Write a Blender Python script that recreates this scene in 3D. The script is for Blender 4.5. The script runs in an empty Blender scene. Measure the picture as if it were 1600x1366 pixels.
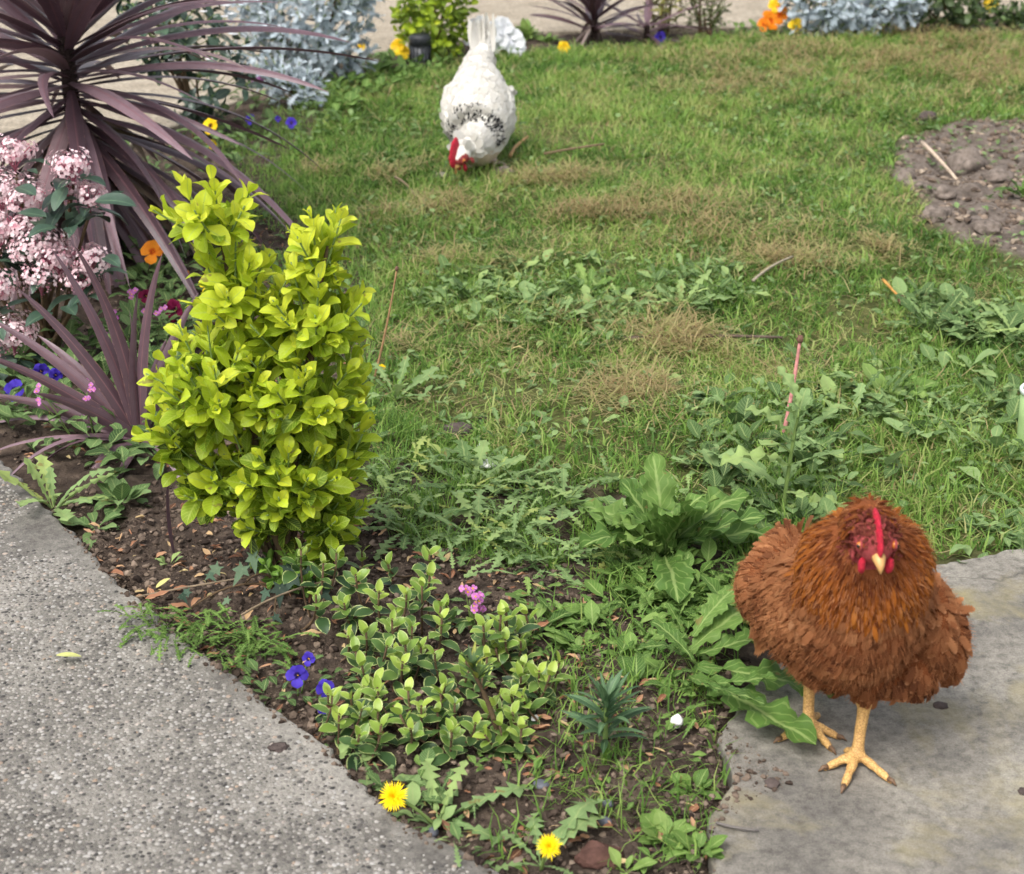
import bpy, math, random
import numpy as np
from mathutils import Vector, Matrix
R = math.radians
rng = np.random.default_rng(11)
random.seed(7)
scn = bpy.context.scene
col = scn.collection

# ------------------------------------------------------------------ camera
FPX, CH, PIT = 2600.0, 1.14, R(23.3)
cam_d = bpy.data.cameras.new('camera')
cam = bpy.data.objects.new('camera', cam_d); col.objects.link(cam)
cam.location = (0, 0, CH); cam.rotation_euler = (R(90) - PIT, 0, 0)
cam_d.sensor_fit = 'HORIZONTAL'; cam_d.sensor_width = 36; cam_d.lens = FPX / 1600 * 36
cam_d.clip_start = .05; cam_d.clip_end = 500
cam_d.dof.use_dof = True; cam_d.dof.focus_distance = 2.45; cam_d.dof.aperture_fstop = 8.5
scn.camera = cam

# ------------------------------------------------------------------ light
SUN_EL, SUN_AZ = 58, -142        # veiled sun high behind the viewer's left shoulder
w = bpy.data.worlds.new('World'); scn.world = w; w.use_nodes = True
nt = w.node_tree; bg = nt.nodes['Background']
sky = nt.nodes.new('ShaderNodeTexSky'); sky.sky_type = 'NISHITA'; sky.sun_disc = False
sky.sun_elevation = R(SUN_EL); sky.sun_rotation = R(SUN_AZ); sky.dust_density = 4; sky.ozone_density = .6
hs = nt.nodes.new('ShaderNodeHueSaturation'); hs.inputs['Saturation'].default_value = .34
nt.links.new(sky.outputs[0], hs.inputs['Color']); nt.links.new(hs.outputs[0], bg.inputs[0])
bg.inputs[1].default_value = .15
sun_d = bpy.data.lights.new('sun', 'SUN'); sun_d.energy = 1.15; sun_d.angle = R(30); sun_d.color = (1, .98, .945)
sun = bpy.data.objects.new('sun', sun_d); col.objects.link(sun)
sdir = Vector((math.sin(R(SUN_AZ)) * math.cos(R(SUN_EL)), math.cos(R(SUN_AZ)) * math.cos(R(SUN_EL)), math.sin(R(SUN_EL))))
sun.rotation_euler = sdir.to_track_quat('Z', 'Y').to_euler(); sun.location = (0, 3, 5)
vs = scn.view_settings; vs.view_transform = 'Standard'; vs.look = 'None'; vs.gamma = 1; vs.use_curve_mapping = False
vs.exposure = 0.95
scn.cycles.max_bounces = 6; scn.cycles.transparent_max_bounces = 4; scn.cycles.use_denoising = True
scn.cycles.sample_clamp_indirect = 4; scn.cycles.use_adaptive_sampling = True; scn.cycles.adaptive_threshold = .03

# ------------------------------------------------------------------ geometry helpers
SP, CP = math.sin(PIT), math.cos(PIT)
def raydir(px, py):
    a, b = (px - 800) / FPX, (py - 683) / FPX
    return np.array((a, CP - b * SP, -SP - b * CP))
def G(px, py, z=0.0):
    d = raydir(px, py); s = (z - CH) / d[2]; return np.array((0, 0, CH)) + d * s
def U(px, py, Y):
    d = raydir(px, py); return np.array((0, 0, CH)) + d * (Y / d[1])
def mpp(px, py):                       # metres per photo pixel on the ground there
    b = (py - 683) / FPX; return CH / (SP + b * CP) / FPX
def S(r, g, b):
    f = lambda c: (c / 255 / 12.92) if c / 255 <= .04045 else ((c / 255 + .055) / 1.055) ** 2.4
    return (f(r), f(g), f(b), 1)
def unit(v):
    v = np.asarray(v, float); return v / (np.linalg.norm(v) + 1e-12)
def _h(ix, iy, iz, seed):
    n = (ix * 374761393 + iy * 668265263 + iz * 2147483647 + seed * 974634533) & 0x7fffffff
    n = ((n ^ (n >> 13)) * 1274126177) & 0x7fffffff
    return ((n ^ (n >> 16)) & 0xffff) / 65535.0
def vnoise(p, scale=1.0, seed=0):      # value noise, p (n,2|3) -> 0..1
    p = np.asarray(p, float) * scale
    if p.shape[1] == 2: p = np.concatenate([p, np.zeros((len(p), 1))], 1)
    i = np.floor(p).astype(np.int64); f = p - i; f = f * f * (3 - 2 * f)
    o = 0
    for dx in (0, 1):
        for dy in (0, 1):
            for dz in (0, 1):
                wgt = (f[:, 0] if dx else 1 - f[:, 0]) * (f[:, 1] if dy else 1 - f[:, 1]) * (f[:, 2] if dz else 1 - f[:, 2])
                o = o + wgt * _h(i[:, 0] + dx, i[:, 1] + dy, i[:, 2] + dz, seed)
    return o
def fbm(p, scale, oct=4, seed=0):
    a, o, t = 1.0, 0, 0
    for k in range(oct):
        o = o + a * vnoise(p, scale * 2 ** k, seed + k); t += a; a *= .5
    return o / t
def inpoly(P, poly):
    P = np.asarray(P); poly = np.asarray(poly); ins = np.zeros(len(P), bool); j = len(poly) - 1
    for i in range(len(poly)):
        xi, yi = poly[i][:2]; xj, yj = poly[j][:2]
        c = ((yi > P[:, 1]) != (yj > P[:, 1])) & (P[:, 0] < (xj - xi) * (P[:, 1] - yi) / (yj - yi + 1e-12) + xi)
        ins ^= c; j = i
    return ins
def gpoly(pts): return np.array([G(*p)[:2] for p in pts])
def sample_poly(poly, n, r=rng):
    lo, hi = poly.min(0), poly.max(0); out = np.zeros((0, 2))
    while len(out) < n:
        P = lo + r.random((n * 2, 2)) * (hi - lo); out = np.concatenate([out, P[inpoly(P, poly)]])
    return out[:n]

def mesh(name, V, faces, lf=None, smooth=True, mats=(), mi=None):
    V = np.asarray(V, np.float32); me = bpy.data.meshes.new(name)
    if not isinstance(faces, (list, tuple)): faces = [faces]
    faces = [np.asarray(f, np.int32) for f in faces if len(f)]
    lv = np.concatenate([f.ravel() for f in faces]); sz = np.concatenate([np.full(len(f), f.shape[1], np.int32) for f in faces])
    me.vertices.add(len(V)); me.vertices.foreach_set('co', V.ravel())
    me.loops.add(len(lv)); me.loops.foreach_set('vertex_index', lv)
    me.polygons.add(len(sz)); st = np.zeros(len(sz), np.int32); st[1:] = np.cumsum(sz)[:-1]
    me.polygons.foreach_set('loop_start', st); me.polygons.foreach_set('loop_total', sz)
    me.polygons.foreach_set('use_smooth', np.full(len(sz), smooth))
    for m in mats: me.materials.append(m)
    if mi is not None: me.polygons.foreach_set('material_index', np.asarray(mi, np.int32))
    if lf is not None:
        at = me.attributes.new('lf', 'FLOAT_VECTOR', 'POINT'); at.data.foreach_set('vector', np.asarray(lf, np.float32).ravel())
    me.update(calc_edges=True); me.validate(); return me
def add(name, me, parent=None, mat=None, kind=None, loc=None):
    o = bpy.data.objects.new(name, me); col.objects.link(o)
    if mat is not None and me is not None and not me.materials: me.materials.append(mat)
    if parent is not None: o.parent = parent
    if kind: o['kind'] = kind
    if loc is not None: o.location = [float(c) for c in loc]
    return o
def tag(o, label, cat, group=None, kind=None):
    o['label'] = label
    if cat: o['category'] = cat
    if group: o['group'] = group
    if kind: o['kind'] = kind
    return o
def thing(name, label, cat, loc, group=None):
    return tag(add(name, None, loc=loc), label, cat, group)

class MB:
    def __init__(s): s.V, s.Q, s.T, s.L, s.n = [], [], [], [], 0
    def put(s, V, Q=None, T=None, lf=None):
        V = np.asarray(V, float)
        if Q is not None and len(Q): s.Q.append(np.asarray(Q) + s.n)
        if T is not None and len(T): s.T.append(np.asarray(T) + s.n)
        s.V.append(V); s.L.append(np.zeros((len(V), 3)) if lf is None else lf); s.n += len(V)
    def mesh(s, name, **k):
        f = []
        if s.Q: f.append(np.concatenate(s.Q))
        if s.T: f.append(np.concatenate(s.T))
        return mesh(name, np.concatenate(s.V), f, np.concatenate(s.L), **k)
def tube(pts, rad, sides=8, cap=True):
    pts = np.asarray(pts, float); n = len(pts); rad = np.broadcast_to(np.asarray(rad, float), (n,))
    tan = np.gradient(pts, axis=0); V = []; ref = np.array((.31, .17, .93))
    for i in range(n):
        t = unit(tan[i]); a = unit(np.cross(t, ref)); b = np.cross(t, a)
        an = np.arange(sides) / sides * 2 * math.pi
        V.append(pts[i] + rad[i] * (np.cos(an)[:, None] * a + np.sin(an)[:, None] * b))
    V = np.concatenate(V); Q = []
    for i in range(n - 1):
        for k in range(sides):
            k2 = (k + 1) % sides; Q.append((i * sides + k, i * sides + k2, (i + 1) * sides + k2, (i + 1) * sides + k))
    T = []
    if cap:
        V = np.concatenate([V, pts[:1], pts[-1:]]); a0, a1 = n * sides, n * sides + 1
        for k in range(sides):
            k2 = (k + 1) % sides; T.append((a0, k2, k)); T.append((a1, (n - 1) * sides + k, (n - 1) * sides + k2))
    return V, np.array(Q), np.array(T).reshape(-1, 3)
def bez(a, b, c, n=10):
    t = np.linspace(0, 1, n)[:, None]; a, b, c = map(np.asarray, (a, b, c)); return a * (1 - t) ** 2 + 2 * b * t * (1 - t) + c * t * t
def ico(sub=1):
    import bmesh
    bm = bmesh.new(); bmesh.ops.create_icosphere(bm, subdivisions=sub, radius=1)
    V = np.array([v.co[:] for v in bm.verts]); T = np.array([[v.index for v in f.verts] for f in bm.faces]); bm.free(); return V, T
ICO1, ICO2, ICO3 = ico(1), ico(2), ico(3)
def frame(o, y, up=(0, 0, 1), s=1.0):
    y = unit(y); x = np.cross(y, up)
    if np.linalg.norm(x) < 1e-4: x = np.array((1., 0, 0))
    x = unit(x); z = np.cross(x, y); M = np.eye(4); M[:3, 0] = x * s; M[:3, 1] = y * s; M[:3, 2] = z * s; M[:3, 3] = o; return M
def rock_mesh(name, r, seed, rough=.35, sub=ICO2):
    V = sub[0] * (1 + rough * ((fbm(sub[0] + seed * 3.1, 1.7, 3, seed)[:, None] - .5) * 2 + (.5 * (vnoise(sub[0] + seed, 4.5, seed)[:, None] - .5) if rough > .3 else 0))) * np.asarray(r)
    return mesh(name, V, sub[1])

# ------------------------------------------------------------------ leaf templates
def profile(kind, u):
    if kind == 'oval': return np.clip(np.sin(math.pi * np.clip(u, 0, 1) ** .9), 0, 1) ** .75
    if kind == 'obov': return np.clip(np.sin(math.pi * u ** 1.35), 0, 1) ** .8 + .05 * (1 - u)
    if kind == 'strap': return np.clip(np.minimum(.45 + u * 3.2, 1.0), 0, 1) * np.clip((1 - u) / .62, 0, 1) ** .62
    if kind == 'lance': return np.clip(np.sin(math.pi * u ** .8), 0, 1) ** .9
    if kind == 'dock': return np.clip(.22 + 1.2 * u, 0, 1) * np.clip((1 - u) / .38, 0, 1) ** .55
    if kind == 'dand': return np.clip(.12 + .98 * u ** 1.1, 0, 1) * np.clip((1 - u) / .22, 0, 1) ** .6
    if kind == 'feather': return np.clip(u / .12, 0, 1) ** .6 * np.clip((1 - u) / .35, 0, 1) ** .5
    if kind == 'petal': return np.clip(np.sin(math.pi * np.clip(u, 0, 1) ** 1.6), 0, 1) ** .55
    if kind == 'round': return np.where(u < .45, .06, np.sqrt(np.clip(1 - ((u - .72) / .28) ** 2, 0, 1)))
    return np.ones_like(u)
def leaf(L=1, W=.4, n=8, m=1, kind='oval', bend=.5, fold=.3, wave=0, wf=3, lobes=0, cut=.6, back=.05, tipk=1.6, seed=0, pet=0, cr=0):
    r = np.random.default_rng(seed + 100)
    if lobes: n = lobes * 2 + 2
    u = np.linspace(0, 1, n + 1); pw = profile(kind, np.clip((u - pet) / (1 - pet), 0, 1)); pw = np.where(u < pet, .07, pw)
    wl = W / 2 * pw; wr = wl.copy(); sh = np.zeros(n + 1)
    if lobes:
        pk = (np.arange(n + 1) % 2 == 1) & (u < .9)
        va = (np.arange(n + 1) % 2 == 0) & (u < .9) & (u > 0)
        wl = np.where(va, wl * (1 - cut) , wl * (1 + .25 * r.random(n + 1))); wr = np.where(va, wr * (1 - cut), wr * (1 + .25 * r.random(n + 1)))
        sh = np.where(pk, -back * L, 0)
    th = -bend * u ** tipk
    y = np.concatenate([[0], np.cumsum(np.cos((th[1:] + th[:-1]) / 2))]) * L / n
    z = np.concatenate([[0], np.cumsum(np.sin((th[1:] + th[:-1]) / 2))]) * L / n
    V, LF = [], []; ph = r.random() * 6.3
    for i in range(n + 1):
        for j in range(-m, m + 1):
            v = j / m; ww = wl[i] if v < 0 else wr[i]
            off = abs(v) * ww * math.sin(fold) + wave * W * math.sin(2 * math.pi * wf * u[i] + ph + (1.3 if v > 0 else 0)) * v * v * min(1, pw[i] * 2)
            if cr: off += cr * L * (vnoise(np.array([[u[i] * 7, v * 2.2 + 5, 0.3]]), 1.0, seed + 3)[0] - .5) * 2
            yy = y[i] + sh[i] * abs(v)
            V.append((v * ww * math.cos(fold), yy - math.sin(th[i]) * off, z[i] + math.cos(th[i]) * off)); LF.append((u[i], v, 0))
    c = 2 * m + 1; Q = [(i * c + j, i * c + j + 1, (i + 1) * c + j + 1, (i + 1) * c + j) for i in range(n) for j in range(2 * m)]
    return np.array(V), np.array(Q), np.array(LF)
def ivy(L=1, seed=0):
    r = np.random.default_rng(seed)
    an = np.array([-90, -140, -165, -200, -228, -250, -270, -290, -312, -340, -375, -400, -450]) + 0.
    ra = np.array([.12, .5, .28, .62, .36, .55, 1., .55, .36, .62, .28, .5, .12]) * L
    p = np.stack([np.cos(np.radians(an)) * ra * .8, np.sin(np.radians(an)) * ra + .12 * L, r.normal(0, .03, 13) * L], 1)
    V = np.concatenate([[(0, .12 * L, -.03 * L)], p]); T = [(0, i + 2, i + 1) for i in range(12)]
    lf = np.concatenate([[(.3, 0, 0)], np.stack([ra / L, np.ones(13), np.zeros(13)], 1)])
    return V, np.array(T), lf
def tmesh(t, name='leaf', mat=None):
    f = t[1]; return mesh(name, t[0], f, t[2], mats=[mat] if mat else ())
def scatter(name, temps, Ms, tones, mat, parent=None, kind='stuff', rs=rng, smooth=True):
    Ms = np.asarray(Ms); tones = np.asarray(tones); pick = rs.integers(0, len(temps), len(Ms)); mb = MB()
    for k, t in enumerate(temps):
        sel = np.where(pick == k)[0]
        if not len(sel): continue
        V, F, LF = t; nv = len(V)
        P = np.einsum('nij,vj->nvi', Ms[sel][:, :3, :3], V) + Ms[sel][:, None, :3, 3]
        lf = np.repeat(LF[None], len(sel), 0).copy(); lf[:, :, 2] = tones[sel][:, None]
        FF = (F[None] + (np.arange(len(sel)) * nv)[:, None, None]).reshape(-1, F.shape[1])
        if F.shape[1] == 4: mb.put(P.reshape(-1, 3), Q=FF, lf=lf.reshape(-1, 3))
        else: mb.put(P.reshape(-1, 3), T=FF, lf=lf.reshape(-1, 3))
    return add(name, mb.mesh(name, smooth=smooth), parent, mat, kind)
def pieces(parent, meshes, Ms, tones, name='leaf', rs=rng):
    out = []
    for M, t in zip(Ms, tones):
        o = bpy.data.objects.new(name, meshes[int(rs.integers(0, len(meshes)))]); col.objects.link(o); o.parent = parent
        o.matrix_basis = Matrix(M.tolist()); o['tone'] = float(t); out.append(o)
    return out

# ------------------------------------------------------------------ materials
def newmat(name):
    m = bpy.data.materials.new(name); m.use_nodes = True; nt = m.node_tree
    for n in list(nt.nodes): nt.nodes.remove(n)
    return m, nt
class N:
    def __init__(s, nt): s.nt = nt
    def n(s, t, **k):
        o = s.nt.nodes.new('ShaderNode' + t)
        for a, b in k.items():
            if a.startswith('i_'):
                o.inputs[int(a[2:]) if a[2:].isdigit() else a[2:].replace('_', ' ')].default_value = b
            else: setattr(o, a, b)
        return o
    def l(s, a, b): s.nt.links.new(a, b)
    def math(s, op, a, b=None, c=None):
        o = s.n('Math', operation=op)
        for i, x in enumerate((a, b, c)):
            if x is None: continue
            if isinstance(x, (int, float)): o.inputs[i].default_value = x
            else: s.l(x, o.inputs[i])
        return o.outputs[0]
    def ramp(s, fac, cols, interp='LINEAR'):
        o = s.n('ValToRGB'); cr = o.color_ramp; cr.interpolation = interp
        while len(cr.elements) < len(cols): cr.elements.new(.5)
        for e, (p, c) in zip(cr.elements, cols): e.position = p; e.color = c
        s.l(fac, o.inputs[0]); return o.outputs[0]
    def mix(s, fac, a, b, blend='MIX'):
        o = s.n('Mix', data_type='RGBA', blend_type=blend)
        for i, x in ((0, fac), (6, a), (7, b)):
            if isinstance(x, (int, float, tuple)): o.inputs[i].default_value = x
            else: s.l(x, o.inputs[i])
        return o.outputs[2]
    def noise(s, scale, detail=4, rough=.55, vec=None, dist=0):
        o = s.n('TexNoise'); o.inputs['Scale'].default_value = scale; o.inputs['Detail'].default_value = detail
        o.inputs['Roughness'].default_value = rough; o.inputs['Distortion'].default_value = dist
        if vec is not None: s.l(vec, o.inputs['Vector'])
        return o.outputs['Fac']
    def geo(s): return s.n('NewGeometry').outputs['Position']
def leafmat(name, cols, edge=None, edgew=.3, vein=None, trans=.3, rough=.5, spec=.35, base=None, basew=.4, stripe=0, blot=.25, tip=None, sv=None):
    m, nt = newmat(name); q = N(nt)
    at = q.n('Attribute', attribute_name='lf'); sx = q.n('SeparateXYZ'); q.l(at.outputs['Vector'], sx.inputs[0])
    ot = q.n('Attribute', attribute_type='OBJECT', attribute_name='tone')
    tone = q.math('ADD', sx.outputs[2], ot.outputs['Fac']); c = q.ramp(tone, cols)
    u, v = sx.outputs[0], q.math('ABSOLUTE', sx.outputs[1])
    ns = q.noise(90, 3, .6, q.geo())
    if edge:
        k = q.math('ADD', v, q.math('MULTIPLY', q.math('SUBTRACT', ns, .5), .7)); k = q.math('MULTIPLY', q.math('SUBTRACT', k, 1 - edgew), 6)
        k = q.math('MINIMUM', q.math('MAXIMUM', k, 0), 1); c = q.mix(k, c, edge)
    if tip:
        k = q.math('MINIMUM', q.math('MAXIMUM', q.math('MULTIPLY', q.math('SUBTRACT', q.math('ADD', u, q.math('MULTIPLY', q.math('SUBTRACT', ns, .5), .4)), tip[1]), 5), 0), 1); c = q.mix(k, c, tip[0])
    if vein:
        k = q.math('MINIMUM', q.math('MAXIMUM', q.math('MULTIPLY', q.math('SUBTRACT', .13, v), 9), 0), .75); c = q.mix(k, c, vein)
    if sv:
        k = q.math('SINE', q.math('SUBTRACT', q.math('MULTIPLY', u, 58), q.math('MULTIPLY', v, 13))); k = q.math('MINIMUM', q.math('MAXIMUM', q.math('MULTIPLY', q.math('SUBTRACT', k, .72), 2.2), 0), .4); c = q.mix(k, c, sv)
        sp = q.ramp(q.noise(52, 2, .5, q.geo()), [(.69, (0, 0, 0, 1)), (.73, (.75, .75, .75, 1))]); c = q.mix(sp, c, S(134, 118, 70))
    if base:
        k = q.math('MINIMUM', q.math('MAXIMUM', q.math('MULTIPLY', q.math('SUBTRACT', basew, q.math('ADD', u, q.math('MULTIPLY', v, .15))), 7), 0), 1); c = q.mix(k, c, base)
    if stripe:
        wv = q.math('SINE', q.math('MULTIPLY', sx.outputs[1], 26)); k = q.math('MULTIPLY', q.math('ADD', wv, 1), stripe); c = q.mix(k, c, (c_dark(cols)), 'MIX')
    if blot: c = q.mix(blot, c, q.ramp(q.noise(34, 4, .65, q.geo()), [(.3, (.35, .35, .35, 1)), (.7, (1.35, 1.35, 1.35, 1))]), 'MULTIPLY')
    b = q.n('BsdfPrincipled'); q.l(c, b.inputs['Base Color']); b.inputs['Roughness'].default_value = rough; b.inputs['Specular IOR Level'].default_value = spec
    bp = q.n('Bump'); bp.inputs['Strength'].default_value = .25; bp.inputs['Distance'].default_value = .002; q.l(q.noise(160, 3, .6, q.geo()), bp.inputs['Height']); q.l(bp.outputs[0], b.inputs['Normal'])
    out = q.n('OutputMaterial')
    if trans:
        t = q.n('BsdfTranslucent'); q.l(c, t.inputs[0]); mx = q.n('MixShader'); mx.inputs[0].default_value = trans
        q.l(b.outputs[0], mx.inputs[1]); q.l(t.outputs[0], mx.inputs[2]); q.l(mx.outputs[0], out.inputs[0])
    else: q.l(b.outputs[0], out.inputs[0])
    return m
def c_dark(cols): return tuple(x * .55 for x in cols[0][1][:3]) + (1,)
def plain(name, c, rough=.6, spec=.4, noise=.25, nscale=40, bump=.3, metallic=0):
    m, nt = newmat(name); q = N(nt); b = q.n('BsdfPrincipled')
    cc = q.mix(noise, c, q.ramp(q.noise(nscale, 5, .6, q.geo()), [(.3, (.3, .3, .3, 1)), (.7, (1.5, 1.5, 1.5, 1))]), 'MULTIPLY')
    q.l(cc, b.inputs['Base Color']); b.inputs['Roughness'].default_value = rough; b.inputs['Specular IOR Level'].default_value = spec; b.inputs['Metallic'].default_value = metallic
    bp = q.n('Bump'); bp.inputs['Strength'].default_value = bump; bp.inputs['Distance'].default_value = .004; q.l(q.noise(nscale * 3, 5, .65, q.geo()), bp.inputs['Height']); q.l(bp.outputs[0], b.inputs['Normal'])
    q.l(b.outputs[0], q.n('OutputMaterial').inputs[0]); return m

# ================================================================== THE SETTING
PATH_EDGE = [(-260, 520), (-60, 690), (0, 735), (60, 800), (120, 862), (180, 925), (228, 972), (340, 1068), (420, 1130), (508, 1192), (560, 1250), (620, 1310), (745, 1372), (900, 1470)]
path_poly = np.concatenate([gpoly(PATH_EDGE), np.array([(.05, .6), (-2.6, .6), (-2.6, G(-260, 520)[1])])])
SLAB_EDGE = [(1118, 1420), (1112, 1366), (1108, 1290), (1150, 1235), (1120, 1165), (1190, 1060), (1300, 985), (1395, 915), (1460, 893), (1530, 880), (1600, 866), (1760, 842)]
slab_poly = np.concatenate([gpoly(SLAB_EDGE), np.array([(2.2, G(1760, 842)[1]), (2.2, .6), (G(1118, 1420)[0], .6)])])
FAR_EDGE = [(-300, 430), (-100, 345), (60, 285), (180, 240), (330, 180), (480, 118), (590, 86), (720, 68), (850, 54), (1000, 50), (1150, 47), (1280, 42), (1420, 30), (1600, 22), (1900, 5)]
far_poly = np.concatenate([gpoly(FAR_EDGE), np.array([(9., 30.), (-9., 30.), (-9., G(-300, 430)[1])])])
LAWN = [(520, 128), (640, 112), (740, 92), (860, 78), (1000, 74), (1150, 60), (1300, 62), (1620, 46), (1900, 40), (1900, 850), (1600, 868), (1460, 885), (1330, 860), (1200, 815), (1060, 790), (900, 760), (760, 735), (640, 700), (590, 620), (575, 480), (540, 380), (440, 330), (430, 270), (500, 210)]
lawn_poly = gpoly(LAWN)
PATCH = gpoly([(1385, 270), (1400, 225), (1500, 195), (1620, 188), (1900, 180), (1900, 420), (1650, 412), (1590, 408), (1500, 385), (1430, 355), (1440, 315)])
def dist_poly(P, poly):
    d = np.full(len(P), 1e9)
    for i in range(len(poly)):
        a, b = poly[i], poly[(i + 1) % len(poly)]; ab = b - a; t = np.clip(((P - a) @ ab) / (ab @ ab + 1e-12), 0, 1)
        d = np.minimum(d, np.linalg.norm(P - a - t[:, None] * ab, axis=1))
    return d
def sd(P, poly):                       # signed, + inside
    return np.where(inpoly(P, poly), 1, -1) * dist_poly(P, poly)
STRAW = [(1100, 368, .22, 1.), (930, 345, .16, .9), (1020, 318, .14, .7), (880, 285, .1, .6), (1250, 130, .4, .9), (1450, 112, .5, 1.), (1380, 145, .3, .9), (1550, 98, .5, 1.), (1220, 100, .35, .8), (1600, 140, .3, .9), (1330, 90, .4, .8), (1500, 75, .5, .9), (760, 420, .1, .5), (640, 330, .14, .55), (1060, 540, .1, .4), (960, 500, .1, .4), (700, 560, .12, .35), (1230, 420, .1, .5), (1330, 400, .08, .6), (1130, 140, .2, .4), (1100, 600, .14, .4), (1020, 620, .12, .4), (560, 270, .1, .4), (1480, 60, .3, .7)]
straw_c = np.array([[*G(a, b)[:2], r, s] for a, b, r, s in STRAW])
def straw_at(P):
    o = np.zeros(len(P))
    for x, y, r, s in straw_c: o = np.maximum(o, s * np.exp(-(((P[:, 0] - x) / (r * 1.3)) ** 2 + ((P[:, 1] - y) / r) ** 2)))
    return o * np.clip((fbm(P, 9, 4, 61) - .36) * 4.5, 0, 1)
def H(P):
    P = np.atleast_2d(np.asarray(P, float))[:, :2]
    s_l = np.clip(sd(P, lawn_poly) / .06, 0, 1); s_p = np.clip(sd(P, PATCH) / .05 + .5, 0, 1)
    rough = (fbm(P, 16, 4, 3) - .5) * .034 + (np.abs(fbm(P, 45, 2, 9) - .5)) * .02
    soft = (fbm(P, 3.0, 3, 5) - .5) * .05
    clod = (fbm(P, 11, 5, 21) - .4) * .065
    z = rough * (1 - s_l) + soft * s_l * .8 + s_p * (clod + .004) + straw_at(P) * .012 * s_l
    for pl in (path_poly, slab_poly, far_poly):
        k = np.clip(sd(P, pl) / .04 + .35, 0, 1); z = z * (1 - k) - .045 * k
    return z
def Htop(P):
    P = np.atleast_2d(np.asarray(P, float))[:, :2]; z = H(P); z = np.where(sd(P, path_poly) > 0, PZ, z); return np.where(sd(P, slab_poly) > 0, SZ, z)
PZ, SZ = .028, .012
def g3(px, py, dz=0.0):
    p = G(px, py); p[2] = H(p[None])[0] + dz; return p
def axis(lo, hi, step, far):
    a = np.arange(lo, hi + 1e-6, step); g = step; L = []; x = hi
    while x < far: g *= 1.6; x += g; L.append(x)
    x = lo; g = step; K = []
    while x > -far: g *= 1.6; x -= g; K.append(x)
    return np.concatenate([K[::-1], a, L])
xs, ys = axis(-1.9, 2.3, .018, 60), axis(1.15, 6.6, .018, 60)
XX, YY = np.meshgrid(xs, ys); P2 = np.stack([XX.ravel(), YY.ravel()], 1); ZZ = H(P2)
nx, ny = len(xs), len(ys); idx = np.arange(nx * ny).reshape(ny, nx)
Qg = np.stack([idx[:-1, :-1].ravel(), idx[:-1, 1:].ravel(), idx[1:, 1:].ravel(), idx[1:, :-1].ravel()], 1)
lawnw = np.clip(sd(P2, lawn_poly) / .08 + .5 + (fbm(P2, 14, 3, 4) - .5), 0, 1) * (1 - np.clip(sd(P2, PATCH) / .06 + .5, 0, 1))
patchw = np.clip(sd(P2, PATCH) / .06 + .5, 0, 1)
def soilmat():
    m, nt = newmat('soil'); q = N(nt); at = q.n('Attribute', attribute_name='lf'); sx = q.n('SeparateXYZ'); q.l(at.outputs['Vector'], sx.inputs[0])
    pos = q.geo()
    dark = q.ramp(q.noise(26, 6, .68, pos), [(.28, S(46, 38, 33)), (.5, S(82, 70, 61)), (.72, S(128, 112, 97))])
    dry = q.ramp(q.noise(30, 6, .7, pos), [(.25, S(76, 68, 61)), (.5, S(118, 107, 98)), (.75, S(158, 146, 134))])
    lawn = q.ramp(q.noise(60, 5, .7, pos), [(.3, S(66, 72, 40)), (.55, S(100, 104, 60)), (.75, S(130, 122, 80))])
    c = q.mix(sx.outputs[1], dark, dry); c = q.mix(sx.outputs[0], c, lawn)
    b = q.n('BsdfPrincipled'); q.l(c, b.inputs['Base Color']); b.inputs['Roughness'].default_value = .95; b.inputs['Specular IOR Level'].default_value = .15
    bp = q.n('Bump'); bp.inputs['Strength'].default_value = .9; bp.inputs['Distance'].default_value = .012; q.l(q.noise(120, 6, .75, pos), bp.inputs['Height']); q.l(bp.outputs[0], b.inputs['Normal'])
    q.l(b.outputs[0], q.n('OutputMaterial').inputs[0]); return m
M_SOIL = soilmat()
ground = add('ground', mesh('ground', np.stack([P2[:, 0], P2[:, 1], ZZ], 1), Qg, np.stack([lawnw, patchw, 0 * lawnw], 1)), None, M_SOIL, 'structure')

def slab_obj(name, poly, top, mat, thick=.07, wob=.004, seed=1):
    pts = []
    for i in range(len(poly)):
        a, b = poly[i], poly[(i + 1) % len(poly)]; L = np.linalg.norm(b - a); n = max(1, min(110, int(L / .012)))
        for k in range(n): pts.append(a + (b - a) * k / n)
    pts = np.array(pts); pts = pts + (np.stack([fbm(pts, 14, 3, seed), fbm(pts, 14, 3, seed + 5)], 1) - .5) * wob * 3 + (np.stack([fbm(pts, 70, 2, seed + 2), fbm(pts, 70, 2, seed + 7)], 1) - .5) * wob * 3.2
    import bmesh
    bm = bmesh.new(); vs_ = [bm.verts.new((p[0], p[1], top)) for p in pts]; f = bm.faces.new(vs_); f.normal_update()
    if f.normal.z < 0: f.normal_flip()
    r = bmesh.ops.extrude_face_region(bm, geom=[f]); dn = [v for v in r['geom'] if isinstance(v, bmesh.types.BMVert)]
    for v in dn: v.co.z -= thick
    te = [e for e in bm.edges if all(abs(v.co.z - top) < 1e-6 for v in e.verts)]
    bmesh.ops.recalc_face_normals(bm, faces=bm.faces[:])
    bmesh.ops.bevel(bm, geom=te, offset=.007, segments=3, affect='EDGES', profile=.6)
    bmesh.ops.triangulate(bm, faces=bm.faces[:])
    me = bpy.data.meshes.new(name); bm.to_mesh(me); bm.free(); me.materials.append(mat)
    return add(name, me, kind='structure')
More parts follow.
